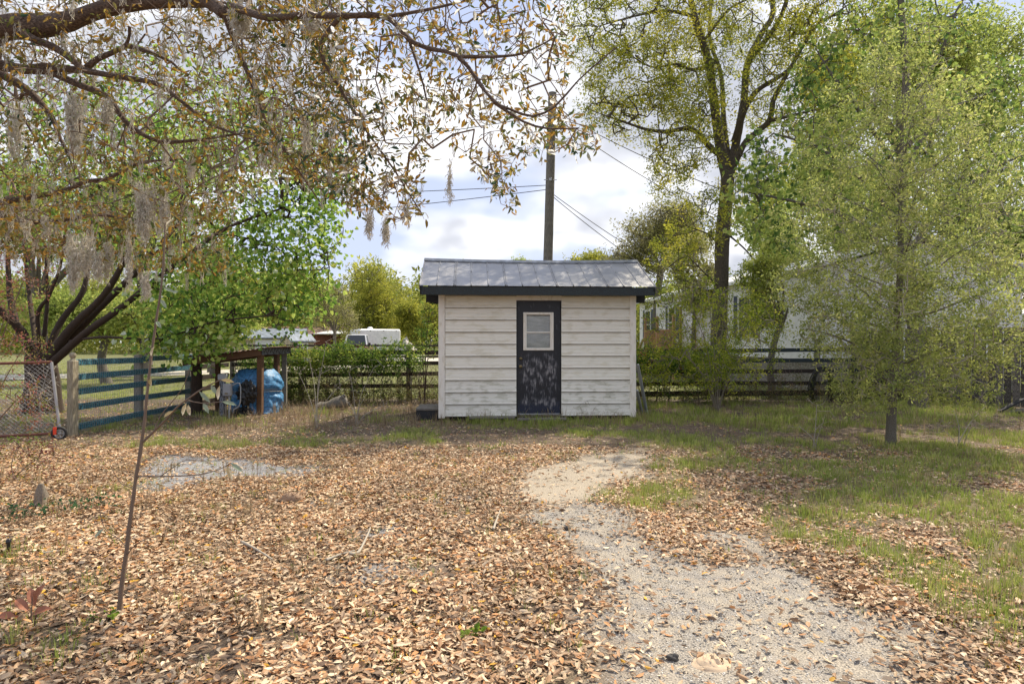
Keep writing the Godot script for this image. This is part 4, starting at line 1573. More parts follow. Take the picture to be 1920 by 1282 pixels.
func window_part(t: Node3D, p: Vector3, w: float, h: float, yaw: float, shut: Material = null) -> void:
	var mb := MB.new()
	for s in [-1.0, 1.0]:
		mb.bx(Vector3(s * w * 0.5, 0, 0.02), Vector3(0.07, h + 0.07, 0.06))
		mb.bx(Vector3(0, s * h * 0.5, 0.025), Vector3(w - 0.07, 0.07, 0.06))
	mb.bx(Vector3(0, 0, 0.022), Vector3(w - 0.07, 0.04, 0.05))
	var o := obj("window", mb, M.whitesteel, t)
	o.position = p
	o.rotation.y = yaw
	mb = MB.new()
	mb.bx(Vector3(0, 0, 0.012), Vector3(w - 0.03, h - 0.03, 0.01))
	obj("pane", mb, M.pane, o)
	if shut:
		for s in [-1.0, 1.0]:
			mb = MB.new()
			mb.bx(Vector3(s * (w * 0.5 + 0.22), 0, 0.02), Vector3(0.32, h + 0.1, 0.04), 0.008)
			obj("shutter", mb, shut, o)

func build_far() -> void:
	var mb := MB.new()
	# white mobile home on the right, its long side running away from us
	var A := Vector3(6.9, 0, -34.5)
	var B := Vector3(8.6, 0, -18.2)
	var yaw := atan2(B.x - A.x, B.z - A.z)
	var L := A.distance_to(B)
	var wd := 6.5
	var t := thing("mobile_home", "long white mobile home with dark shutters and bright metal roof", "house", A, yaw)
	# local: z along the long side towards us, x to the right
	for i in 15:                                            # lap boards of the side and the near end
		mb = MB.new()
		var y := 0.95 + i * 0.175
		mb.bx(Vector3(0.02, y + 0.085, L * 0.5), Vector3(0.045 + 0.012, 0.178, L), 0.004)
		var o := obj("siding_board", mb, M.white, t)
		o.rotation.z = 0.0
		mb = MB.new()
		mb.bx(Vector3(wd * 0.5, y + 0.085, L - 0.02), Vector3(wd, 0.178, 0.05), 0.004)
		obj("siding_board", mb, M.white, t)
	mb = MB.new()
	mb.bx(Vector3(wd * 0.5 + 0.03, 2.27, L * 0.5 - 0.03), Vector3(wd - 0.1, 2.55, L - 0.1))
	mb.out([Vector3(0.03, 3.5, L - 0.05), Vector3(wd, 3.5, L - 0.05), Vector3(wd * 0.5, 4.35, L - 0.05)], Vector3(wd * 0.5, 3.6, 0))
	mb.out([Vector3(0.03, 3.5, 0.05), Vector3(wd, 3.5, 0.05), Vector3(wd * 0.5, 4.35, 0.05)], Vector3(wd * 0.5, 3.6, L))
	obj("wall", mb, M.white, t)
	mb = MB.new()
	mb.bx(Vector3(wd * 0.5 + 0.06, 0.48, L * 0.5), Vector3(wd - 0.12, 0.97, L - 0.12))
	obj("skirting", mb, M.curtain, t)
	mb = MB.new()
	for s in [0.0, 1.0]:
		var xo := -0.3 if s == 0.0 else wd + 0.3
		var a := Vector3(xo, 3.48, -0.3)
		var b := Vector3(xo, 3.48, L + 0.3)
		var c := Vector3(wd * 0.5, 4.45, L + 0.3)
		var e := Vector3(wd * 0.5, 4.45, -0.3)
		var th := Vector3(0, 0.12, 0)
		mb.out([a + th, b + th, c + th, e + th], Vector3(0, -90, 0))
		mb.out([a, b, c, e], Vector3(0, 90, 0))
		mb.out([a, b, b + th, a + th], Vector3(wd * 0.5, 3.5, L * 0.5))
		mb.out([b, c, c + th, b + th], Vector3(wd * 0.5, 3.5, L * 0.5))
	obj("roof", mb, M.whitesteel, t)
	for zz in [1.5, 5.0, 12.2]:
		window_part(t, Vector3(-0.01, 2.35, zz), 0.9, 1.4, -PI / 2, M.shutter)
	mb = MB.new()
	mb.bx(Vector3(-0.02, 2.0, 8.2), Vector3(0.06, 2.1, 0.95), 0.006)
	obj("door", mb, M.whitesteel, t)
	# wooden deck and stairs
	t = thing("wooden_deck", "new orange-brown wooden deck with slanted stair rails before the white home", "deck", A, yaw)
	mb = MB.new()
	for i in 18:
		mb = MB.new()
		mb.bx(Vector3(-0.95, 0.92, 6.4 + i * 0.2), Vector3(1.7, 0.04, 0.185), 0.004)
		obj("deck_board", mb, M.newwood, t)
	for z in [6.4, 8.0, 9.9]:
		for x in [-1.75, -0.15]:
			mb = MB.new()
			mb.bx(Vector3(x, 1.25 if x < -1 else 1.5, z), Vector3(0.1, 2.5 if x < -1 else 3.0, 0.1), 0.006)
			obj("post", mb, M.newwood, t)
	for y in [1.25, 1.9]:
		mb = MB.new()
		mb.bx(Vector3(-1.75, y, 8.15), Vector3(0.05, 0.09, 3.4), 0.004)
		obj("rail", mb, M.newwood, t)
	for i in 22:
		mb = MB.new()
		mb.bx(Vector3(-1.79, 1.5, 6.55 + i * 0.155), Vector3(0.035, 0.85, 0.05))
		obj("baluster", mb, M.newwood, t)
	for s in [-0.25, -1.6]:
		mb = MB.new()
		mb.beam(Vector3(s, 1.95, 6.4), Vector3(s, 0.95, 4.6), 0.06, 0.1, 0.005)
		obj("stair_rail", mb, M.newwood, t)
		mb = MB.new()
		mb.beam(Vector3(s, 0.95, 6.4), Vector3(s, 0.05, 4.6), 0.05, 0.25, 0.005)
		obj("stringer", mb, M.newwood, t)
		mb = MB.new()
		mb.bx(Vector3(s, 0.55, 4.6), Vector3(0.09, 1.1, 0.09), 0.005)
		obj("post", mb, M.newwood, t)
	for i in 5:
		mb = MB.new()
		mb.bx(Vector3(-0.92, 0.16 + i * 0.16, 4.7 + i * 0.33), Vector3(1.3, 0.035, 0.28), 0.004)
		obj("stair_tread", mb, M.newwood, t)
	# white house glimpsed at the far right
	t = thing("far_white_house", "white roofed house glimpsed over the plank fence", "house", Vector3(24.5, 0, -30), -0.5)
	gable(9, 7, 2.6, 1.2, 0.4, t, M.white, M.whitesteel)
	window_part(t, Vector3(-2, 1.5, 3.51), 1.0, 1.1, 0)
	window_part(t, Vector3(2, 1.5, 3.51), 1.0, 1.1, 0)
	# left background: brick house, carport, sheds
	t = thing("brick_house", "low brick house with a dull pink roof across the field", "house", Vector3(-21.5, 0, -77), 0.06)
	gable(15, 8, 2.35, 0.85, 0.6, t, M.brick, M.pinkroof)
	for x in [-5.0, -2.0, 1.5, 5.0]:
		window_part(t, Vector3(x, 1.45, 4.01), 1.2, 1.0, 0)
	mb = MB.new()
	mb.bx(Vector3(3.3, 1.05, 4.0), Vector3(0.95, 2.1, 0.06), 0.01)
	obj("door", mb, M.maroon, t)
	t = thing("carport", "open carport with a white sheet roof beside the brick house", "carport", Vector3(-17.6, 0, -70), 0.0)
	mb = MB.new()
	mb.box(Transform3D(Basis(Vector3.RIGHT, 0.07), Vector3(0, 2.5, 0)), Vector3(6.5, 0.1, 6.0), 0.02)
	obj("roof", mb, M.whitesteel, t)
	for x in [-3.0, 0.0, 3.0]:
		for z in [-2.7, 2.7]:
			mb = MB.new()
			mb.bx(Vector3(x, 1.2, z), Vector3(0.12, 2.4, 0.12), 0.01)
			obj("post", mb, M.brick, t)
	mb = MB.new()
	mb.bx(Vector3(0, 1.2, -2.9), Vector3(6.3, 2.4, 0.1))
	obj("wall", mb, M.brick, t)
	t = thing("cream_shed", "small cream shed with a pale blue gable roof beyond the hedge", "shed", at(559, 641, 47) * Vector3(1, 0, 1), 0.75)
	gable(1.7, 1.5, 1.45, 0.5, 0.12, t, M.cream, M.blueroof)
	mb = MB.new()
	mb.bx(Vector3(0.0, 0.7, 0.755), Vector3(0.8, 1.35, 0.03), 0.005)
	obj("door", mb, M.white, t)
	t = thing("blue_roofed_barn", "grey barn with a wide blue-grey roof seen through the drooping green leaves", "barn", Vector3(-22.0, 0, -57), 0.25)
	gable(6.5, 5, 1.75, 0.8, 0.3, t, M.cream, M.blueroof)
	mb = MB.new()
	mb.bx(Vector3(0.5, 0.85, 2.51), Vector3(2.0, 1.6, 0.04), 0.01)
	obj("door", mb, M.white, t)
	# paddock rails in the distance
	t = thing("far_rail_fence", "distant dark rail fence crossing the field before the truck", "fence", Vector3(-19, 0, -44))
	for i in 8:
		mb = MB.new()
		mb.bx(Vector3(i * 2.4, 0.66, 0), Vector3(0.12, 1.32, 0.12), 0.01)
		obj("post", mb, M.rail_dark, t)
	for i in 7:
		for y in [0.45, 0.82, 1.2]:
			mb = MB.new()
			mb.bx(Vector3(i * 2.4 + 1.2, y, 0.08), Vector3(2.39, 0.13, 0.03), 0.004)
			obj("rail", mb, M.rail_dark, t)
	# pickup truck, facing us
	t = thing("pickup_truck", "white and maroon pickup truck parked facing the hedge", "pickup truck", Vector3(-12.25, 0, -49.5), 0.1)
	mb = MB.new()
	mb.bx(Vector3(0, 0.83, -2.4), Vector3(1.92, 0.62, 5.0), 0.08)
	mb.bx(Vector3(0, 1.18, -0.55), Vector3(1.82, 0.14, 1.3), 0.05)
	obj("body", mb, M.maroon, t)
	var cab := func(y: float, k: float) -> Array:
		return [Vector3(-0.86 + k, y, -0.95 - k * 2.6), Vector3(0.86 - k, y, -0.95 - k * 2.6), Vector3(0.86 - k, y, -2.75 + k), Vector3(-0.86 + k, y, -2.75 + k)]
	mb = MB.new()
	var lo: Array = cab.call(1.2, 0.0)
	var hi: Array = cab.call(2.0, 0.16)
	var mid := Vector3(0, 1.6, -1.9)
	mb.out([hi[0] + Vector3(0, 0.05, -0.08), hi[1] + Vector3(0, 0.05, -0.08), hi[2] + Vector3(0, 0.05, 0.08), hi[3] + Vector3(0, 0.05, 0.08)], mid)
	for i in 4:
		mb.out([hi[i], hi[(i + 1) % 4], hi[(i + 1) % 4] + Vector3(0, 0.05, -0.08 if (i + 1) % 4 < 2 else 0.08), hi[i] + Vector3(0, 0.05, -0.08 if i < 2 else 0.08)], mid)
		mb.beam(lo[i], hi[i], 0.09, 0.09, 0.01)
	obj("cab", mb, M.carpaint, t)
	var names := ["windshield", "side_window", "rear_window", "side_window"]
	for i in 4:
		mb = MB.new()
		mb.out([lo[i], lo[(i + 1) % 4], hi[(i + 1) % 4], hi[i]], mid)
		obj(names[i], mb, M.pane, t)
	mb = MB.new()
	mb.bx(Vector3(0, 0.83, 0.12), Vector3(1.5, 0.34, 0.06), 0.02)
	obj("grille", mb, M.galv, t)
	mb = MB.new()
	mb.bx(Vector3(0, 0.5, 0.16), Vector3(1.9, 0.2, 0.16), 0.04)
	obj("bumper", mb, M.galv, t)
	for s in [-1.0, 1.0]:
		mb = MB.new()
		mb.bx(Vector3(s * 0.82, 0.85, 0.12), Vector3(0.22, 0.2, 0.07), 0.02)
		obj("headlight", mb, M.whitesteel, t)
		mb = MB.new()
		mb.bx(Vector3(s * 1.05, 1.3, -1.15), Vector3(0.2, 0.2, 0.08), 0.03)
		obj("side_mirror", mb, M.black, t)
		for z in [-0.75, -3.9]:
			mb = MB.new()
			mb.ring(Transform3D(Basis(Vector3.UP, PI / 2), Vector3(s * 0.86, 0.37, z)), 0.27, 0.11, 20, 8)
			var wh := obj("wheel", mb, M.rubber, t)
			mb = MB.new()
			mb.rod(Vector3(s * 0.8, 0.37, z), Vector3(s * 0.95, 0.37, z), 0.2, 0.18, 14)
			obj("rim", mb, M.galv, wh)
	# cargo trailer
	t = thing("cargo_trailer", "white box cargo trailer parked behind the pickup", "trailer", at(704, 641, 56) * Vector3(1, 0, 1), -0.95)
	mb = MB.new()
	mb.bx(Vector3(0, 1.52, 0), Vector3(2.0, 2.1, 3.9), 0.12)
	obj("body", mb, M.white, t)
	mb = MB.new()
	mb.bx(Vector3(-1.01, 1.5, 0), Vector3(0.02, 1.8, 3.5), 0.004)
	obj("side_panel", mb, mat(lin(0.55, 0.6, 0.52), 0.5), t)
	mb = MB.new()
	mb.lathe(Vector3(0.2, 2.55, 0.6), [[0.25, 0.0], [0.24, 0.12], [0.12, 0.2], [0.0, 0.22]], 14)
	obj("roof_vent", mb, M.whitesteel, t)
	for s in [-0.46, 0.46]:
		mb = MB.new()
		mb.bx(Vector3(s, 1.48, 1.96), Vector3(0.88, 1.85, 0.03), 0.006)
		obj("rear_door", mb, M.whitesteel, t)
	for s in [-1.0, 1.0]:
		for z in [-0.4, 0.45]:
			mb = MB.new()
			mb.ring(Transform3D(Basis(Vector3.UP, PI / 2), Vector3(s * 0.95, 0.34, z)), 0.24, 0.1, 18, 8)
			obj("wheel", mb, M.rubber, t)
		for z in [-1.5, -0.3, 0.9]:
			mb = MB.new()
			mb.bx(Vector3(s * 1.015, 2.42, z), Vector3(0.02, 0.06, 0.14), 0.004)
			obj("marker_lamp", mb, M.dark, t)
	# sand heap
	t = thing("sand_heap", "pale sand heap beside the white trailer", "sand heap", at(762, 641, 50) * Vector3(1, 0, 1))
	mb = MB.new()
	mb.grid(30, 10, func(u: float, v: float) -> Vector3: return Vector3(cos(TAU * u) * v * 2.2, 1.75 * pow(1.0 - v, 1.3) * (1.0 + 0.3 * lump.get_noise_2d(u * 7.0, v * 5.0)) - 0.02, sin(TAU * u) * v * 1.6))
	obj("heap", mb, M.sandlane, t)

# ---------------------------------------------------------------- trees and shrubs
func moss_clump(label: String, px: float, y0: float, y1: float, w: float, d: float, n: int) -> void:
	var top := at(px, y0, d)
	var len: float = (y1 - y0) / F * d
	var rad: float = w * 0.5 / F * d
	var t := thing("spanish_moss", label, "spanish moss", top)
	var mb := MB.new()
	for i in n:
		var a := rng.randf() * TAU
		var q := rad * sqrt(rng.randf())
		var p := Vector3(cos(a) * q, rr(-0.35, 0.05) * len * (0.3 + q / rad), sin(a) * q)
		var l: float = (len + p.y) * (1.0 - 0.6 * q / rad * rng.randf()) * (0.3 + 0.7 * sqrt(rng.randf()))
		var ps := PackedVector3Array()
		var rs := PackedFloat32Array()
		var ph := rng.randf() * 9.0
		var k := 8
		for j in k + 1:
			var u := float(j) / k
			ps.append(p * Vector3(1.0 - u * 0.5, 1, 1.0 - u * 0.5) + Vector3(sin(ph + u * 9.0) * 0.02 * u + rr(-1, 1) * 0.009, -u * l, cos(ph * 1.7 + u * 8.0) * 0.02))
			rs.append(0.0021 * (1.0 - 0.6 * u))
		mb.tube(ps, rs, 3, false)
		for j in 11:                                        # side curls
			var u := rng.randf()
			var b: Vector3 = ps[int(u * k)]
			var dir := Vector3(rr(-1, 1), rr(-1.4, 0.2), rr(-1, 1)).normalized()
			var m := b + dir * rr(0.012, 0.026)
			var e := m + Vector3(dir.x * 0.2, -1.0, dir.z * 0.2).normalized() * rr(0.008, 0.022)
			var s := dir.cross(Vector3(0.3, 0.5, 0.8)).normalized() * 0.0019
			mb.quad(b - s, b + s, m + s, m - s)
			mb.tri(m - s, m + s, e)
	obj("strands", mb, M.moss, t).set_meta("kind", "stuff")

func build_live_oak() -> void:
	var t := thing("live_oak", "big live oak overhanging the yard with rusty brown leaves and moss", "tree", Vector3(-7.6, 0, -4.2))
	var trunk := [Vector3(-7.6, -0.1, -4.2), Vector3(-7.5, 0.9, -4.3), Vector3(-7.2, 2.0, -4.6), Vector3(-6.3, 3.1, -5.0), at(-60, 80, 5.5), at(0, 52, 5.5), at(60, 48, 5.5), at(130, 40, 5.4), at(200, 14, 5.3), at(300, 2, 5.2), at(385, 2, 5.0), at(420, 24, 4.8)]
	var limbs := [[trunk, 0.25, 0.04, 4.6],
		[px_line([[420, 24, 4.8], [470, 60, 4.6], [430, 10, 4.7], [500, 32, 4.4], [570, 28, 4.2], [640, 30, 4.0], [724, 31, 3.9], [767, 74, 3.8], [810, 92, 3.7], [858, 104, 3.6], [895, 150, 3.6], [925, 188, 3.5], [982, 228, 3.5], [1029, 241, 3.4], [1085, 240, 3.4]]).slice(2), 0.03, 0.005],
		[px_line([[925, 192, 3.5], [1000, 218, 3.5], [1040, 200, 3.5], [1085, 150, 3.5], [1130, 110, 3.5], [1157, 88, 3.5]]), 0.008, 0.003],
		[px_line([[860, 106, 3.6], [920, 106, 3.7], [980, 100, 3.8], [1040, 70, 3.9]]), 0.011, 0.004],
		[px_line([[730, 30, 3.9], [800, 18, 4.0], [900, -5, 4.2]]), 0.012, 0.006],
		[px_line([[640, 30, 4.0], [600, 90, 4.1], [640, 170, 4.2], [690, 250, 4.2], [740, 320, 4.2], [790, 400, 4.3]]), 0.016, 0.003],
		[px_line([[420, 26, 4.8], [440, 80, 4.9], [470, 150, 4.9], [500, 230, 4.9], [540, 290, 4.8], [600, 380, 4.8]]), 0.024, 0.004],
		[px_line([[767, 76, 3.8], [785, 130, 3.8], [800, 190, 3.9], [795, 235, 3.9]]), 0.009, 0.003],
		[px_line([[-60, 105, 5.7], [0, 122, 5.7], [50, 130, 5.6], [84, 126, 5.6], [157, 130, 5.5], [180, 112, 5.5], [235, 84, 5.4], [242, 50, 5.3]]), 0.055, 0.012],
		[px_line([[235, 84, 5.4], [280, 98, 5.4], [322, 117, 5.4], [340, 135, 5.4]]), 0.022, 0.008],
		[px_line([[30, 52, 5.5], [60, 72, 5.4], [100, 88, 5.4], [135, 112, 5.4], [157, 131, 5.4], [230, 145, 5.3], [295, 158, 5.3], [340, 190, 5.2], [392, 231, 5.2], [440, 250, 5.1], [500, 270, 5.0]]), 0.034, 0.006],
		[px_line([[60, 132, 5.6], [90, 134, 5.6], [150, 160, 5.6], [200, 181, 5.6], [225, 215, 5.6], [252, 242, 5.6], [300, 265, 5.6], [370, 262, 5.6], [450, 250, 5.7]]), 0.034, 0.008],
		[px_line([[-40, 120, 6.0], [0, 138, 6.0], [57, 174, 6.0], [97, 221, 6.0], [112, 260, 6.0], [127, 288, 6.0], [140, 330, 6.0]]), 0.05, 0.006],
		[px_line([[57, 174, 6.0], [30, 190, 6.0], [60, 250, 6.1], [100, 310, 6.1]]), 0.014, 0.005],
		[px_line([[-80, 360, 6.5], [17, 406, 6.4], [77, 416, 6.4], [130, 410, 6.4], [195, 403, 6.4], [260, 420, 6.3]]), 0.045, 0.008],
		[px_line([[-60, 390, 6.8], [50, 370, 6.8], [117, 358, 6.8], [164, 339, 6.7], [201, 335, 6.7], [262, 305, 6.6], [330, 300, 6.5]]), 0.04, 0.008]]
	var pts := PackedVector3Array()
	inside(pts, PackedVector2Array([Vector2(-40, -60), Vector2(640, -60), Vector2(650, 330), Vector2(520, 340), Vector2(400, 420), Vector2(-40, 440)]), 3000, 4.6, 8.0)
	inside(pts, PackedVector2Array([Vector2(420, -20), Vector2(640, -20), Vector2(720, 400), Vector2(600, 360), Vector2(480, 290)]), 1000, 4.2, 5.8)
	inside(pts, PackedVector2Array([Vector2(560, -60), Vector2(1050, -60), Vector2(1075, 90), Vector2(1060, 200), Vector2(1130, 235), Vector2(1130, 280), Vector2(1060, 290), Vector2(990, 300), Vector2(955, 400), Vector2(900, 330), Vector2(830, 250), Vector2(790, 330), Vector2(800, 410), Vector2(720, 420), Vector2(620, 380)]), 1450, 3.6, 5.2)
	inside(pts, PackedVector2Array([Vector2(0, 380), Vector2(440, 380), Vector2(430, 520), Vector2(200, 500), Vector2(0, 480)]), 520, 5.2, 6.8)
	inside(pts, PackedVector2Array([Vector2(-600, -500), Vector2(700, -500), Vector2(700, -60), Vector2(-600, -60)]), 500, 4.5, 7.5)
	var g := grow(limbs, pts, 0.13, 0.08, 0.06)
	wood(t, g, M.bark_oak, M.twig, 0.0014, 0.012, 0.5, 0.38)
	var pal := [Color(0.05, 0.09, 0.055), Color(0.1, 0.13, 0.045), Color(0.18, 0.18, 0.05), Color(0.28, 0.23, 0.06), Color(0.32, 0.22, 0.06), Color(0.33, 0.19, 0.05), Color(0.42, 0.25, 0.045), Color(0.22, 0.19, 0.06)]
	crown(t, "crown", leaf_mesh(0.054, 0.019, 0.2), leaves(g, 4.6, 4, 0.02, 0.28, 0.6, 1.3, pal, 0.25, 0.75), M.leaf, 280)
	var spots := [[140, 175, 335, 36, 5.2, 110], [200, 180, 262, 22, 5.4, 55], [270, 345, 472, 38, 5.0, 120], [305, 350, 455, 16, 5.1, 45], [28, 185, 335, 30, 5.6, 90], [150, 440, 545, 56, 5.2, 120], [182, 470, 548, 16, 5.2, 45], [136, 500, 560, 14, 5.2, 36], [202, 455, 540, 16, 5.3, 40], [240, 440, 575, 10, 5.2, 30], [272, 510, 575, 14, 5.2, 36], [85, 400, 455, 12, 5.6, 26], [450, 12, 78, 46, 4.7, 110], [585, 18, 70, 34, 4.2, 70], [575, 225, 302, 12, 4.6, 30], [310, 265, 335, 10, 5.4, 26], [356, 290, 350, 12, 5.5, 26], [692, 395, 455, 12, 4.4, 26], [722, 410, 472, 11, 4.4, 26], [762, 380, 430, 8, 4.3, 16], [843, 300, 410, 6, 3.9, 12], [120, 60, 118, 12, 5.4, 20]]
	var say := ["long grey moss beard hanging below the oak's second limb", "shorter moss tassel beside the long grey beard", "thick pale moss beard hanging in front of the bright green tree", "slim moss strand just beside the thick pale beard", "ragged moss hanging leftmost, at the picture's edge", "wide matted moss clump above the dark fan of stems", "moss tail hanging from the sapling side of the matted clump", "lower moss tail hanging under the middle of the matted clump", "moss strand between the matted clump and the sapling", "very thin long moss thread close to the sapling tip", "small forked moss tuft crossing the sapling stem", "small moss tuft on the lowest live oak branch", "bushy moss mass on the bend of the main limb", "moss mat on top of the long thin oak branch", "narrow moss wisp among leaves above the green crown", "moss wisp below the place where oak branches cross, nearer the long beard", "moss wisp below the crossing oak branches, farther from the long beard", "moss wisp hanging between redbud crown and distant rounded oak", "moss wisp over the distant rounded oak", "tiny moss curl hanging nearest the shed roof", "single moss thread in front of the clouds", "moss tuft under the thick main limb"]
	for i in spots.size():
		var s: Array = spots[i]
		moss_clump(say[i], s[0], s[1], s[2], s[3], s[4], s[5])
	# countless small wisps caught in the twigs
	var mb := MB.new()
	for i in 7:
		var p := Vector3(rr(-0.012, 0.012), 0, rr(-0.012, 0.012))
		var ps := PackedVector3Array()
		var rs := PackedFloat32Array()
		for j in 6:
			ps.append(p + Vector3(rr(-0.012, 0.012), -j * rr(0.014, 0.03), rr(-0.012, 0.012))); rs.append(0.0015)
		mb.tube(ps, rs, 3, false)
	var xf := []
	var cols := PackedColorArray()
	var pos: PackedVector3Array = g.pos
	for i in range(g.nl, pos.size()):
		if pos[i].x < 0.0 and rng.randf() < (0.2 if pos[i].x < -1.5 else 0.03):
			xf.append(Transform3D(Basis(Vector3.UP, rng.randf() * TAU) * Basis.from_scale(Vector3.ONE * rr(0.5, 1.5)), pos[i]))
			cols.append(Color.WHITE)
	tag(scatter("moss_wisps", mb.mesh(), xf, cols, M.moss), "small grey moss wisps caught among the live oak twigs", "spanish moss", "", "stuff")

func build_redbud() -> void:
	var b := at(78, 641, 13.0)
	b.y = 0
	var t := thing("redbud_tree", "bright green heart-leaved tree fanning into many dark stems by the gate", "tree", b)
	var limbs := [[[b + Vector3(0, -0.1, 0), at(78, 730, 13), at(76, 690, 13), at(74, 664, 13)], 0.3, 0.24, 1.0],
		[px_line([[68, 690, 13.0], [40, 622, 12.7], [5, 588, 12.4], [-60, 520, 12.0]]), 0.11, 0.04],
		[px_line([[68, 688, 13.0], [32, 610, 13.2], [17, 545, 13.4], [12, 430, 13.6]]), 0.085, 0.035],
		[px_line([[72, 686, 13.0], [62, 612, 13.5], [53, 545, 14.0], [40, 420, 14.5]]), 0.06, 0.025],
		[px_line([[76, 686, 13.0], [84, 610, 12.9], [88, 550, 12.8], [84, 460, 12.6]]), 0.05, 0.02],
		[px_line([[78, 684, 13.0], [70, 590, 12.6], [88, 560, 12.4], [112, 500, 12.2], [120, 440, 12.0]]), 0.05, 0.02],
		[px_line([[78, 686, 13.0], [112, 605, 13.3], [155, 545, 13.5], [166, 470, 13.7], [172, 370, 14.0]]), 0.075, 0.03],
		[px_line([[80, 688, 13.0], [130, 618, 12.8], [188, 560, 12.6], [222, 508, 12.4], [255, 430, 12.2]]), 0.1, 0.035],
		[px_line([[82, 690, 13.0], [148, 615, 13.0], [200, 562, 13.0], [260, 505, 13.0], [340, 410, 13.0]]), 0.11, 0.035],
		[px_line([[84, 692, 13.0], [160, 624, 12.6], [218, 583, 12.4], [310, 510, 12.2], [420, 430, 12.2], [530, 390, 12.4]]), 0.085, 0.02],
		[px_line([[130, 640, 12.8], [190, 632, 12.4], [300, 634, 12.0], [400, 604, 12.0], [520, 590, 12.0]]), 0.028, 0.012],
		[px_line([[300, 470, 13.0], [400, 440, 13.0], [500, 455, 12.8], [600, 480, 12.6]]), 0.025, 0.01]]
	var pts := PackedVector3Array()
	for q in [[90, 390, 13.9, 150, 90, 220], [300, 320, 13.4, 170, 130, 330], [470, 340, 13.2, 140, 130, 330], [545, 420, 13.0, 100, 90, 240], [590, 330, 13.4, 60, 70, 110], [430, 530, 12.8, 150, 80, 340], [545, 560, 12.6, 60, 60, 130], [350, 575, 12.6, 110, 60, 200], [330, 640, 12.3, 90, 30, 70], [120, 280, 13.4, 200, 110, 240], [375, 625, 12.2, 80, 36, 120], [60, 330, 14.0, 140, 100, 130], [480, 240, 13.6, 120, 70, 150], [250, 220, 14.2, 200, 80, 160], [600, 300, 13.4, 40, 50, 50], [590, 500, 12.8, 42, 50, 70], [330, 200, 14.0, 200, 80, 120]]:
		blob(pts, q[0], q[1], q[2], q[3], q[4], q[5])
	var g := grow(limbs, pts, 0.3, 0.14, 0.06)
	wood(t, g, M.bark_dark, M.bark_dark, 0.0035, 0.035, 0.35, 0.42)
	var mb := MB.new()                                      # heart-shaped leaf
	var fold := 0.012
	var out := [Vector2(0, 0.012), Vector2(0.028, -0.004), Vector2(0.046, 0.022), Vector2(0.036, 0.062), Vector2(0, 0.102)]
	for s in [1.0, -1.0]:
		for i in 4:
			var p := Vector3(out[i].x * s, out[i].y, fold * out[i].x / 0.046)
			var q := Vector3(out[i + 1].x * s, out[i + 1].y, fold * out[i + 1].x / 0.046)
			mb.tri(Vector3(0, 0.045, 0), p, q)
	var pal := [Color(0.1, 0.2, 0.045), Color(0.19, 0.33, 0.06), Color(0.28, 0.43, 0.08), Color(0.37, 0.52, 0.1), Color(0.48, 0.58, 0.13), Color(0.45, 0.5, 0.14)]
	crown(t, "crown", mb.mesh(), leaves(g, 7.0, 7, 0.17, 0.55, 0.6, 1.08, pal, 0.2, 0.3), M.leaf_shiny, 160)

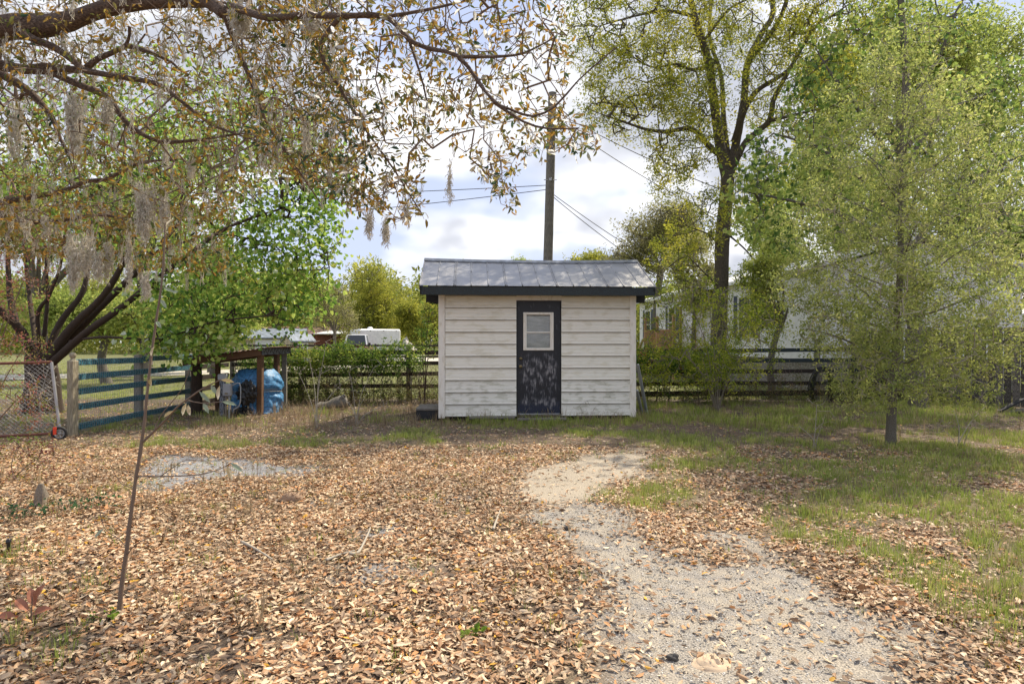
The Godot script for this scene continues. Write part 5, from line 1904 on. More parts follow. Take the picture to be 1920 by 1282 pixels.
func build_laurel_oak() -> void:
	var b := at(1346, 641, 17.0)
	b.y = 0
	var t := thing("tall_oak", "tall dark-barked oak with a forked trunk beside the shed", "tree", b)
	var limbs := [[[b + Vector3(0, -0.1, 0), at(1348, 640, 17), at(1352, 540, 17), at(1355, 450, 17), at(1362, 370, 17), at(1366, 320, 17)], 0.22, 0.17, 5.0],
		[px_line([[1364, 335, 17], [1352, 285, 17], [1345, 235, 17], [1338, 180, 17], [1330, 120, 16.8], [1318, 80, 16.6], [1300, 20, 16.4], [1280, -80, 16.2], [1250, -220, 16]]), 0.145, 0.04],
		[px_line([[1368, 330, 17], [1378, 280, 17.2], [1395, 190, 17.4], [1402, 120, 17.5], [1430, 60, 17.6], [1450, 20, 17.7], [1440, -80, 18], [1460, -220, 18.2]]), 0.12, 0.03],
		[px_line([[1404, 115, 17.5], [1440, 70, 17], [1465, 30, 16.8], [1485, -30, 16.5], [1520, -140, 16.2]]), 0.075, 0.03],
		[px_line([[1370, 330, 17], [1358, 230, 17.6], [1352, 140, 18], [1330, 60, 18.4], [1345, -60, 18.6]]), 0.085, 0.03],
		[px_line([[1372, 320, 17], [1400, 265, 16.7], [1442, 228, 16.4], [1450, 190, 16.3], [1470, 150, 16.2], [1510, 80, 16], [1540, 40, 15.8], [1580, 25, 15.6]]), 0.09, 0.025],
		[px_line([[1378, 265, 17.1], [1395, 210, 16.6], [1420, 170, 16.5], [1460, 145, 16.4], [1485, 125, 16.3]]), 0.1, 0.04],
		[px_line([[1440, 228, 16.4], [1490, 215, 16], [1560, 200, 15.8]]), 0.05, 0.015],
		[px_line([[1352, 290, 17], [1330, 275, 16.8], [1312, 252, 16.6], [1290, 240, 16.5], [1255, 246, 16.4], [1215, 243, 16.2], [1160, 225, 16], [1130, 215, 16]]), 0.085, 0.015],
		[px_line([[1330, 125, 16.8], [1295, 130, 16.5], [1270, 120, 16.3], [1220, 125, 16], [1180, 100, 15.8]]), 0.05, 0.012],
		[px_line([[1318, 80, 16.6], [1340, 50, 16.2], [1370, 15, 16], [1400, 0, 15.8]]), 0.045, 0.02],
		[px_line([[1300, 30, 16.4], [1250, 20, 16], [1190, 30, 15.6], [1120, 50, 15.4]]), 0.05, 0.012],
		[px_line([[1356, 470, 17], [1330, 440, 16.5], [1290, 425, 16.2]]), 0.035, 0.01],
		[px_line([[1355, 545, 17], [1330, 520, 16.7], [1290, 480, 16.4]]), 0.03, 0.01],
		[px_line([[1366, 440, 17], [1400, 470, 16.5], [1440, 520, 16.2]]), 0.03, 0.01]]
	var pts := PackedVector3Array()
	for q in [[1120, 50, 15.6, 65, 60, 70], [1190, 150, 16, 90, 60, 120], [1190, 40, 15.8, 100, 60, 130], [1250, 220, 16.3, 110, 50, 130], [1290, 60, 16.5, 100, 70, 150], [1400, 60, 17.2, 120, 70, 170], [1490, 110, 16.2, 90, 80, 130], [1440, 180, 16.5, 60, 60, 60], [1300, 170, 16.6, 60, 60, 90], [1560, 60, 15.8, 90, 70, 110], [1530, 210, 15.9, 80, 50, 80], [1280, 290, 16.4, 60, 40, 70], [1255, 330, 16.4, 32, 32, 24], [1320, 410, 16.8, 60, 50, 70], [1280, 470, 16.6, 55, 40, 60], [1410, 330, 17.3, 60, 60, 60], [1180, -90, 16, 150, 60, 70], [1400, -90, 17, 180, 60, 80], [1330, -200, 16.6, 160, 70, 50], [1540, -50, 16, 110, 70, 60], [1140, 190, 16, 45, 35, 40]]:
		blob(pts, q[0], q[1], q[2], q[3], q[4], int(q[5] * 1.7), 1.4 + q[3] * 0.004)
	var g := grow(limbs, pts, 0.3, 0.12, 0.05, 0.4)
	wood(t, g, M.bark_lichen_dark, M.bark_lichen_dark, 0.005, 0.04, 0.35, 0.42, "limb", 12)
	var pal := [Color(0.2, 0.25, 0.04), Color(0.31, 0.34, 0.05), Color(0.42, 0.43, 0.065), Color(0.52, 0.5, 0.08), Color(0.6, 0.55, 0.08)]
	crown(t, "crown", spray(12, 0.24, 0.075, 0.03, 0.05), leaves(g, 3.1, 5, 0.12, 0.0, 0.75, 1.3, pal, 0.2, 0.6), M.leaf)

func build_maple() -> void:
	var b := at(1722, 641, 14.0)
	b.y = 0
	var t := thing("maple_tree", "broad maple with dark green lobed leaves behind the slim front tree", "tree", b)
	var limbs := [[[b + Vector3(0, -0.1, 0), at(1718, 640, 14), at(1705, 520, 14), at(1695, 430, 14), at(1690, 300, 14), at(1700, 150, 14), at(1690, 0, 14), at(1700, -140, 14)], 0.17, 0.04, 1.6],
		[px_line([[1708, 540, 14], [1660, 470, 13.6], [1590, 410, 13.4], [1500, 380, 13.2], [1400, 360, 13.2]]), 0.07, 0.015],
		[px_line([[1695, 430, 14], [1620, 340, 13.6], [1540, 280, 13.4], [1450, 250, 13.3]]), 0.07, 0.015],
		[px_line([[1692, 330, 14], [1620, 220, 13.8], [1560, 140, 13.7], [1530, 90, 13.7]]), 0.06, 0.015],
		[px_line([[1700, 480, 14], [1760, 400, 14.2], [1840, 330, 14.4], [1920, 290, 14.5]]), 0.07, 0.02],
		[px_line([[1695, 320, 14], [1760, 220, 14.3], [1840, 180, 14.5], [1910, 150, 14.6]]), 0.06, 0.02],
		[px_line([[1696, 210, 14], [1650, 110, 14], [1600, 40, 14]]), 0.045, 0.015],
		[px_line([[1698, 200, 14], [1760, 110, 14], [1790, 30, 14], [1830, -40, 14]]), 0.045, 0.02]]
	var pts := PackedVector3Array()
	for q in [[1420, 350, 13.2, 55, 50, 70], [1480, 290, 13.3, 80, 60, 100], [1540, 190, 13.6, 70, 70, 100], [1450, 430, 13.2, 70, 40, 60], [1560, 380, 13.4, 80, 60, 100], [1620, 260, 13.7, 80, 80, 110], [1600, 90, 13.9, 90, 70, 110], [1720, 60, 14, 90, 80, 110], [1800, 200, 14.4, 80, 80, 100], [1890, 300, 14.5, 55, 60, 90], [1895, 170, 14.6, 45, 60, 80], [1850, 420, 14.2, 90, 70, 100], [1700, 350, 14, 90, 80, 80], [1700, -120, 14, 220, 90, 160], [1900, 520, 14.2, 60, 50, 50]]:
		blob(pts, q[0], q[1], q[2], q[3], q[4], q[5])
	var g := grow(limbs, pts, 0.3, 0.12, 0.04)
	wood(t, g, M.bark_grey, M.bark_grey, 0.004, 0.03, 0.35)
	var mb := MB.new()                                      # lobed leaf
	var w := [0.0, 0.034, 0.024, 0.052, 0.03, 0.028, 0.0]
	var h := [0.0, 0.008, 0.034, 0.055, 0.06, 0.082, 0.108]
	for s in [1.0, -1.0]:
		for i in 6:
			mb.tri(Vector3(0, 0.045, 0), Vector3(w[i] * s, h[i], w[i] * 0.25), Vector3(w[i + 1] * s, h[i + 1], w[i + 1] * 0.25))
	var pal := [Color(0.1, 0.18, 0.05), Color(0.2, 0.3, 0.07), Color(0.32, 0.42, 0.1), Color(0.43, 0.52, 0.13), Color(0.55, 0.58, 0.17)]
	crown(t, "crown", mb.mesh(), leaves(g, 5.5, 7, 0.17, 0.5, 0.75, 1.3, pal, 0.22, 0.3), M.leaf_shiny)

func build_slim_tree() -> void:
	var b := gnd(1671, 833)
	var t := thing("slim_tree", "slim young tree with fine pale twigs and small leaves standing in the yard", "tree", b)
	var spine := px_line([[1671, 836, 9.06], [1673, 770, 9.06], [1679, 660, 9.06], [1687, 540, 9.06], [1690, 420, 9.06], [1691, 300, 9.06], [1694, 190, 9.06], [1697, 110, 9.06], [1699, 50, 9.06]])
	var limbs := [[spine, 0.066, 0.005, 0.75]]
	for k in 34:
		var u := k / 33.0
		var y := lerpf(735.0, 210.0, u)
		var x := 1671.0 + (836.0 - y) * 0.042
		var a := k * 2.4 + rr(-0.3, 0.3)
		var reach := lerpf(1.75, 0.5, pow(u, 1.2)) * rr(0.75, 1.1)
		if u < 0.12:
			reach *= 0.7
		var p := at(x, y, 9.06)
		var d := Vector3(cos(a), 0, sin(a))
		var rise := lerpf(0.25, 0.95, u) * rr(0.7, 1.2)
		limbs.append([[p, p + d * reach * 0.35 + Vector3.UP * reach * rise * 0.35, p + d * reach * 0.7 + Vector3.UP * reach * rise * 0.75, p + d * reach + Vector3.UP * reach * rise * 0.95], lerpf(0.021, 0.009, u), 0.003])
	var pts := PackedVector3Array()
	for q in [[1695, 170, 9.06, 60, 70, 100], [1690, 280, 9.06, 110, 80, 190], [1640, 380, 9.0, 130, 80, 230], [1750, 390, 9.1, 130, 90, 230], [1690, 480, 9.06, 190, 80, 330], [1600, 530, 9.0, 130, 75, 260], [1790, 550, 9.1, 120, 90, 270], [1705, 620, 9.0, 190, 70, 370], [1590, 630, 9.0, 80, 55, 140], [1830, 650, 9.0, 75, 60, 170], [1680, 705, 8.9, 120, 42, 190], [1620, 745, 8.9, 40, 24, 40], [1760, 730, 8.9, 80, 32, 80], [1690, 560, 8.2, 150, 80, 160], [1510, 530, 9.3, 60, 50, 60], [1890, 470, 9.3, 70, 60, 70], [1560, 300, 9.4, 70, 50, 50], [1830, 280, 9.4, 70, 60, 60], [1610, 190, 9.3, 60, 60, 60], [1770, 170, 9.3, 60, 60, 60], [1690, 90, 9.1, 60, 50, 60], [1880, 360, 9.2, 50, 50, 50], [1520, 430, 9.3, 50, 50, 50]]:
		blob(pts, q[0], q[1], q[2], q[3], q[4], int(q[5] * 1.5), 0.4 + q[3] * 0.0062)
	var g := grow(limbs, pts, 0.16, 0.05, 0.02)
	wood(t, g, M.bark_lichen, M.twig_grey, 0.0018, 0.011, 0.25, 0.36, "limb", 10)
	var pal := [Color(0.26, 0.32, 0.11), Color(0.37, 0.43, 0.14), Color(0.46, 0.52, 0.17), Color(0.55, 0.59, 0.2), Color(0.62, 0.62, 0.26)]
	crown(t, "crown", spray(7, 0.13, 0.05, 0.021, 0.03), leaves(g, 1.75, 6, 0.06, -0.05, 0.75, 1.35, pal, 0.2, 0.6), M.leaf)

func shrub(called: String, label: String, cat: String, base: Vector3, limbs: Array, pts: PackedVector3Array, seg: float, bark: Material, rtip: float, leafm: Mesh, pal: Array, per: float, spread: float, lm: Material, s0 := 0.7, s1 := 1.3, down := 0.1, limb_name := "stem") -> Node3D:
	var t := thing(called, label, cat, base)
	var g := grow(limbs, pts, seg, 0.16, 0.05)
	for i in limbs.size():
		obj(limb_name, limb_mesh(g.lines[i], limbs[i][1], limbs[i][2], base, 0.2, 6), bark, t)
	obj("twigs", twig_mesh(g, rtip, 0.02, base), bark, t).set_meta("kind", "stuff")
	if per > 0.0:
		crown(t, "foliage", leafm, leaves(g, per, 5, spread, down, s0, s1, pal), lm)
	return t

func fan(b: Vector3, tips: Array, r0: float, r1: float) -> Array:
	var out := []
	for q in tips:
		var e := at(q[0], q[1], q[2])
		var m := b.lerp(e, 0.45)
		m += Vector3((b.x - e.x) * 0.12, absf(e.y - b.y) * 0.08, rr(-0.06, 0.06))
		out.append([[b + Vector3(rr(-0.04, 0.04), -0.03, rr(-0.04, 0.04)), m, e], r0 * rr(0.7, 1.1), r1])
	return out

func build_shrubs() -> void:
	var yg := [Color(0.17, 0.24, 0.03), Color(0.28, 0.35, 0.045), Color(0.4, 0.44, 0.06), Color(0.5, 0.5, 0.08)]
	var hg := [Color(0.06, 0.13, 0.025), Color(0.1, 0.19, 0.035), Color(0.17, 0.27, 0.05), Color(0.28, 0.38, 0.07), Color(0.46, 0.5, 0.1)]
	var b := gnd(1345, 773)
	var pts := PackedVector3Array()
	for q in [[1265, 590, 13.3, 60, 50, 80], [1300, 550, 13.3, 60, 40, 70], [1385, 590, 13.3, 70, 60, 100], [1340, 610, 13.0, 70, 50, 80], [1240, 655, 13.2, 45, 40, 60], [1310, 680, 13.0, 80, 45, 110], [1410, 660, 13.2, 60, 50, 70], [1360, 700, 12.9, 60, 40, 60], [1230, 700, 13.2, 30, 30, 30], [1440, 600, 13.4, 40, 40, 40], [1240, 570, 13.3, 40, 40, 40], [1340, 650, 13.4, 90, 50, 80], [1430, 620, 13.3, 40, 40, 30]]:
		blob(pts, q[0], q[1], q[2], q[3], q[4], int(q[5] * 1.3))
	shrub("shrub", "airy yellow-green shrub with many pale stems under the tall oak", "shrub", b, fan(b, [[1225, 610, 13.2], [1255, 570, 13.4], [1285, 545, 13.1], [1325, 530, 13.4], [1362, 555, 13.1], [1395, 570, 13.5], [1435, 600, 13.2], [1285, 665, 12.8], [1415, 655, 12.9], [1345, 600, 13.9]], 0.015, 0.005), pts, 0.2, M.bark_pale, 0.0028, spray(5, 0.1, 0.05, 0.026, 0.03), yg, 3.3, 0.07, M.leaf)
	# hedges grown over the fence
	for q in [["hedge", "dense leafy hedge grown over the fence beside the lean-to", -6.55, -2.1, 1050, 1.31], ["hedge", "dark green hedge with red berries over the fence near the leaning pipes", 2.75, 5.3, 470, 1.3]]:
		pts = PackedVector3Array()
		var limbs := []
		var x: float = q[2]
		while x < q[3]:
			var z := -15.35 + rr(-0.15, 0.1)
			limbs.append([[Vector3(x, -0.02, z), Vector3(x + rr(-0.1, 0.1), 0.6, z), Vector3(x + rr(-0.2, 0.2), 1.1, z)], 0.014, 0.006, 0.25])
			x += rr(0.22, 0.4)
		for i in q[4]:
			var xx := rr(q[2], q[3])
			var top: float = q[5] + lump.get_noise_1d(xx * 2.2) * 0.26 + rng.randfn() * 0.05
			var fade := smoothstep(q[3] + 0.2, q[3] - 1.0, xx)
			var low := 0.72 + lump.get_noise_1d(xx * 3.0 + 40.0) * 0.3
			if xx < -5.2:
				low = 0.15
			var y := rr(low, top) if rng.randf() < 0.94 else rr(0.1, low)
			if rng.randf() > fade * 0.75 + 0.25:
				continue
			pts.append(Vector3(xx, y, -15.4 + rng.randfn() * 0.22))
		var h := shrub("hedge", q[1], "hedge", Vector3((q[2] + q[3]) * 0.5, 0, -15.35), limbs, pts, 0.16, M.bark_grey, 0.0025, spray(6, 0.1, 0.05, 0.03, 0.035), hg, 5.0, 0.06, M.leaf_shiny)
		if q[2] > 0.0:
			var mb := MB.new()
			for i in 40:
				mb.lathe(at(rr(1198, 1240), rr(650, 690), 15.05), [[0.0, -0.011], [0.009, -0.007], [0.012, 0.0], [0.008, 0.008], [0.0, 0.011]], 6)
			mb.off = Vector3.ZERO
			for i in mb.v.size():
				mb.v[i] -= h.position
			obj("berries", mb, mat(lin(0.5, 0.02, 0.02), 0.4), h).set_meta("kind", "stuff")
	b = at(795, 641, 13.95)
	b.y = 0
	pts = PackedVector3Array()
	for q in [[806, 590, 13.95, 16, 40, 60], [800, 640, 13.95, 24, 30, 50], [815, 560, 14, 10, 20, 16], [785, 668, 14.1, 18, 20, 30]]:
		blob(pts, q[0], q[1], q[2], q[3], q[4], q[5], 0.3)
	shrub("climbing_vine", "dark climbing vine rising along the shed beside the platform", "vine", b, fan(b, [[806, 570, 13.95], [790, 620, 14], [818, 590, 13.9]], 0.014, 0.005), pts, 0.14, M.bark_dark, 0.0022, spray(4, 0.08, 0.045, 0.028, 0.03), hg, 2.2, 0.04, M.leaf)
	# dry tangle in the gate and under the hedge
	b = gnd(75, 641 + 1740 / 10.1)
	pts = PackedVector3Array()
	for q in [[60, 760, 10.0, 50, 50, 190], [80, 710, 10.0, 26, 40, 90], [25, 790, 9.9, 40, 30, 90]]:
		blob(pts, q[0], q[1], q[2], q[3], q[4], q[5], 0.35)
	shrub("dry_vine_tangle", "grey tangle of dry vines behind the chain-link gate", "vine", b, fan(b, [[60, 700, 10.0], [90, 690, 10.1], [30, 740, 9.9]], 0.012, 0.004), pts, 0.1, M.twig_grey, 0.0022, null, [], 0.0, 0.0, null)
	for q in [["bare twiggy sapling standing beside the old log", [592, 800], [[560, 700], [575, 655], [600, 690], [612, 640], [640, 720]]], ["bare brown brush in dry weeds between log and shed", [668, 796], [[640, 740], [655, 700], [690, 735], [700, 690], [720, 760]]], ["thin bare sapling in the shade before the coiled hose", [1528, 842], [[1500, 800], [1532, 760], [1545, 790]]], ["low bare brush before the foot of the plank fence", [1800, 838], [[1760, 800], [1790, 770], [1830, 790], [1850, 760]]], ["leafless weed stalks against the shed siding beside the door", [1108, 788], [[1112, 742], [1140, 730], [1095, 760]]]]:
		b = gnd(q[1][0], q[1][1])
		var d := -b.z
		var tips := []
		pts = PackedVector3Array()
		for k in q[2]:
			tips.append([k[0], k[1], d + rr(-0.3, 0.3)])
			blob(pts, k[0], k[1], d, 26, 22, 9, 0.3)
		shrub("bare_brush", q[0], "brush", b, fan(b, tips, 0.008, 0.003), pts, 0.1, M.twig_grey, 0.0016, leaf_mesh(0.03, 0.014), [Color(0.25, 0.2, 0.1), Color(0.16, 0.19, 0.05)], 0.12, 0.01, M.leaf)
	# red-leaved shrub at the left edge
	var red := [Color(0.16, 0.22, 0.05), Color(0.25, 0.28, 0.07), Color(0.32, 0.27, 0.09), Color(0.36, 0.15, 0.1), Color(0.42, 0.16, 0.16), Color(0.4, 0.2, 0.2), Color(0.46, 0.24, 0.1)]
	b = gnd(-40, 880)
	pts = PackedVector3Array()
	for q in [[20, 430, 7.0, 80, 60, 120], [70, 480, 7.0, 60, 60, 70], [20, 550, 7.1, 60, 60, 60], [40, 650, 7.1, 55, 30, 60], [40, 725, 7.0, 50, 30, 40], [-60, 500, 7, 80, 150, 60], [60, 770, 6.9, 40, 40, 40]]:
		blob(pts, q[0], q[1], q[2], q[3], q[4], q[5])
	shrub("red_leaved_shrub", "tall loose shrub with pinkish red and green leaves", "shrub", b, fan(b, [[10, 440, 7.0], [70, 460, 7.1], [-40, 470, 6.9], [50, 640, 7.1], [20, 560, 7.0], [60, 720, 7.0]], 0.012, 0.003), pts, 0.12, M.twig, 0.0018, spray(4, 0.06, 0.034, 0.016, 0.02), red, 2.2, 0.03, M.leaf)
	b = gnd(20, 905)
	pts = PackedVector3Array()
	for q in [[30, 845, 6.7, 50, 25, 70], [85, 850, 6.8, 40, 25, 60], [60, 880, 6.5, 50, 22, 40]]:
		blob(pts, q[0], q[1], q[2], q[3], q[4], q[5])
	shrub("low_red_shrub", "low purple-red shrub on the ground before the gate", "shrub", b, fan(b, [[30, 840, 6.7], [100, 845, 6.8], [70, 870, 6.5]], 0.008, 0.003), pts, 0.1, M.twig, 0.0016, spray(4, 0.05, 0.032, 0.015, 0.02), [Color(0.2, 0.06, 0.07), Color(0.26, 0.08, 0.09), Color(0.2, 0.2, 0.04), Color(0.3, 0.33, 0.06)], 0.9, 0.02, M.leaf)
	# green plants on the ground
	var gp := [["low bluish green plant between the picture's edge and the stub", 45, 975], ["low bluish green plant beside the moss-covered stub", 112, 965], ["low bluish green plant closest to the sapling stem", 186, 955], ["pale green seedling bush by the gate corner", 30, 838], ["small bright green sprout at the foot of the sapling", 200, 1165], ["small green sprout alone in the leaves beside the track", 880, 1195]]
	for i in gp.size():
		var q: Array = gp[i]
		b = gnd(q[1], q[2])
		pts = PackedVector3Array()
		var r: float = [0.17, 0.17, 0.15, 0.2, 0.06, 0.05][i]
		for k in [34, 34, 30, 40, 12, 9][i]:
			pts.append(b + Vector3(rng.randfn() * r * 0.55, rr(0.03, r * 0.75), rng.randfn() * r * 0.4))
		var pc := [Color(0.05, 0.13, 0.06), Color(0.08, 0.17, 0.07), Color(0.12, 0.22, 0.08)] if i < 3 else [Color(0.14, 0.24, 0.03), Color(0.24, 0.33, 0.06)]
		shrub("green_plant", q[0], "plant", b, [[[b, b + Vector3(0.01, r * 0.4, 0)], 0.004, 0.002]], pts, 0.05, M.twig, 0.0012, leaf_mesh(0.035, 0.02), pc, 1.6, 0.012, M.leaf)
	# moss-covered stub
	var s := thing("mossy_stub", "pale grey lichen-covered stub standing among ground plants", "stub", gnd(75, 950))
	obj("stub", limb_mesh(PackedVector3Array([Vector3(0, -0.02, 0), Vector3(0.004, 0.1, 0), Vector3(0.0, 0.2, 0)]), 0.04, 0.018, Vector3.ZERO, 0.5, 12, 1.4), M.bark_pale, s)
	# the sapling in the foreground
	b = gnd(222, 1155)
	var limbs := [[px_line([[222, 1156, 3.385], [228, 1090, 3.385], [237, 1030, 3.385], [241, 990, 3.385], [255, 890, 3.39], [262, 850, 3.39], [272, 770, 3.39], [280, 690, 3.39], [292, 601, 3.4], [300, 550, 3.4], [306, 490, 3.4], [309, 417, 3.4]]), 0.0125, 0.004],
		[px_line([[255, 893, 3.39], [300, 893, 3.3], [370, 890, 3.2], [410, 880, 3.15], [432, 868, 3.1]]), 0.004, 0.002],
		[px_line([[258, 868, 3.39], [290, 855, 3.45], [300, 845, 3.5]]), 0.003, 0.0015],
		[px_line([[300, 893, 3.3], [330, 872, 3.3], [350, 862, 3.3], [390, 866, 3.3]]), 0.0025, 0.0012],
		[px_line([[240, 1030, 3.385], [222, 1010, 3.45], [195, 990, 3.5], [185, 950, 3.5]]), 0.003, 0.0015],
		[px_line([[238, 1040, 3.385], [255, 1020, 3.3], [290, 1006, 3.2], [350, 1004, 3.1]]), 0.003, 0.0015],
		[px_line([[252, 915, 3.39], [225, 905, 3.5], [205, 870, 3.5]]), 0.003, 0.0015],
		[px_line([[268, 828, 3.39], [302, 795, 3.3], [330, 765, 3.2], [349, 750, 3.15], [380, 728, 3.1], [413, 712, 3.05]]), 0.007, 0.003],
		[px_line([[349, 750, 3.15], [380, 756, 3.1], [415, 753, 3.05]]), 0.003, 0.0015],
		[px_line([[290, 805, 3.3], [300, 780, 3.3], [340, 730, 3.25], [355, 690, 3.2]]), 0.003, 0.0015]]
	s = thing("foreground_sapling", "tall thin bare sapling in the leaf litter with a few drooping leaves", "sapling", b)
	var g := grow(limbs, PackedVector3Array(), 0.05, 0.1, 0.0)
	for i in limbs.size():
		obj("stem" if i == 0 else "twig", limb_mesh(g.lines[i], limbs[i][1], limbs[i][2], b, 0.25, 7 if i == 0 else 5, 0.3), M.twig, s)
	var yel := mat(lin(0.38, 0.26, 0.05), 0.7)
	yel.backlight_enabled = true
	yel.backlight = Color(0.8, 0.8, 0.8)
	var blu := mat(lin(0.13, 0.2, 0.12), 0.6)
	blu.backlight_enabled = true
	blu.backlight = Color(0.6, 0.6, 0.6)
	for q in [[413, 712, 3.05, 0.6, -0.1, yel], [395, 722, 3.1, 0.5, -0.6, blu], [372, 733, 3.1, 0.6, -0.7, blu], [349, 755, 3.15, -0.2, -0.9, yel], [352, 758, 3.1, 0.1, -1.0, yel], [325, 770, 3.2, -0.6, -0.4, yel], [415, 753, 3.05, 0.8, -0.2, blu], [408, 750, 3.05, 0.2, 0.8, yel], [380, 755, 3.1, 0.5, -0.6, blu], [432, 868, 3.1, 0.7, -0.4, blu], [425, 873, 3.1, 0.3, -0.8, yel], [292, 601, 3.4, 0.5, -0.5, blu], [305, 540, 3.4, 0.8, -0.3, blu], [300, 560, 3.4, 0.6, -0.7, blu], [309, 425, 3.4, 0.6, 0.4, yel], [278, 700, 3.39, 0.2, -0.9, yel], [282, 670, 3.39, 0.3, 0.6, yel], [195, 990, 3.5, -0.5, -0.5, blu]]:
		var mb := MB.new()
		var dir := Vector3(q[3], q[4], rr(-0.3, 0.4)).normalized()
		mb.leaf(Vector3.ZERO, dir, Vector3(0.1, 0.6, 0.75), rr(0.055, 0.078), 0.02, 0.004)
		var o := obj("leaf", mb, q[5], s)
		o.position = at(q[0], q[1], q[2]) - b
	# big dead leaves at lower left
	b = gnd(55, 1165)
	s = thing("dead_plant", "withered plant with large reddish brown leaves", "plant", b)
	obj("stem", limb_mesh(PackedVector3Array([Vector3(0, -0.02, 0), Vector3(0.01, 0.06, 0), Vector3(0.02, 0.13, 0.01)]), 0.004, 0.002, Vector3.ZERO, 0.0, 6), M.twig, s)
	var rb := mat(lin(0.3, 0.11, 0.055), 0.6)
	for q in [[-0.06, 0.035, -0.9, 0.05], [-0.01, 0.05, -0.6, 0.35], [0.02, 0.1, 0.35, 0.75], [0.0, 0.03, 0.5, 0.2], [-0.03, 0.02, -0.4, -0.1], [0.015, 0.07, -0.3, 0.6]]:
		var mb := MB.new()
		mb.leaf(Vector3(q[0], q[1], rr(-0.02, 0.02)), Vector3(q[2], q[3], rr(-0.2, 0.4)).normalized(), Vector3(0.1, 0.8, 0.6), rr(0.09, 0.12), 0.045, 0.01)
		obj("leaf", mb, rb, s)

func far_tree(label: String, px: float, py: float, d: float, rx: float, ry: float, n: int, pal: Array, spr: Mesh, bark: Material, per := 1.6, s0 := 0.8, s1 := 1.4, called := "background_tree") -> void:
	var b := at(px, 641, d)
	b.y = 0
	var t := thing(called, label, "tree", b, 0.0, "trees beyond the fence")
	var c := at(px, py, d)
	var R := Vector3(rx, ry, (rx + ry) * 0.45) * d / F
	var tr: float = clampf(R.x * 0.075, 0.1, 0.35)
	var fork := Vector3(b.x + rr(-0.2, 0.2), maxf(c.y - R.y * 0.7, 1.2), b.z)
	var limbs := [[[b + Vector3(0, -0.1, 0), b.lerp(fork, 0.5) + Vector3(rr(-0.2, 0.2), 0, 0), fork], tr, tr * 0.7, fork.y * 0.7]]
	var pts := PackedVector3Array()
	for k in 9:
		var v := Vector3(rng.randfn(), rng.randfn(), rng.randfn()).normalized()
		var o := c + v * R * rr(0.45, 0.85)
		var br := rr(0.26, 0.46)
		if k == 0:
			o = c
		limbs.append([[fork - Vector3(0, 0.2, 0), fork.lerp(o, 0.5) + Vector3(rr(-0.3, 0.3), 0.25, rr(-0.3, 0.3)), o], tr * 0.45, tr * 0.1])
		for i in n / 9:
			var w := Vector3(rng.randfn(), rng.randfn(), rng.randfn()).normalized() * pow(rng.randf(), 0.25)
			pts.append(o + w * R * Vector3(br, br * 0.8, br))
	var g := grow(limbs, pts, R.x * 0.12, 0.1, 0.04)
	wood(t, g, bark, bark, 0.006 + d * 0.0002, tr * 0.25, 0.4, 0.42, "limb", 7)
	var L := leaves(g, per * 2.6, 7, R.x * 0.07, 0.0, s0, s1, pal, 0.2, 0.5)
	scatter("crown", spr, L[0], L[1], M.leaf, t, b)

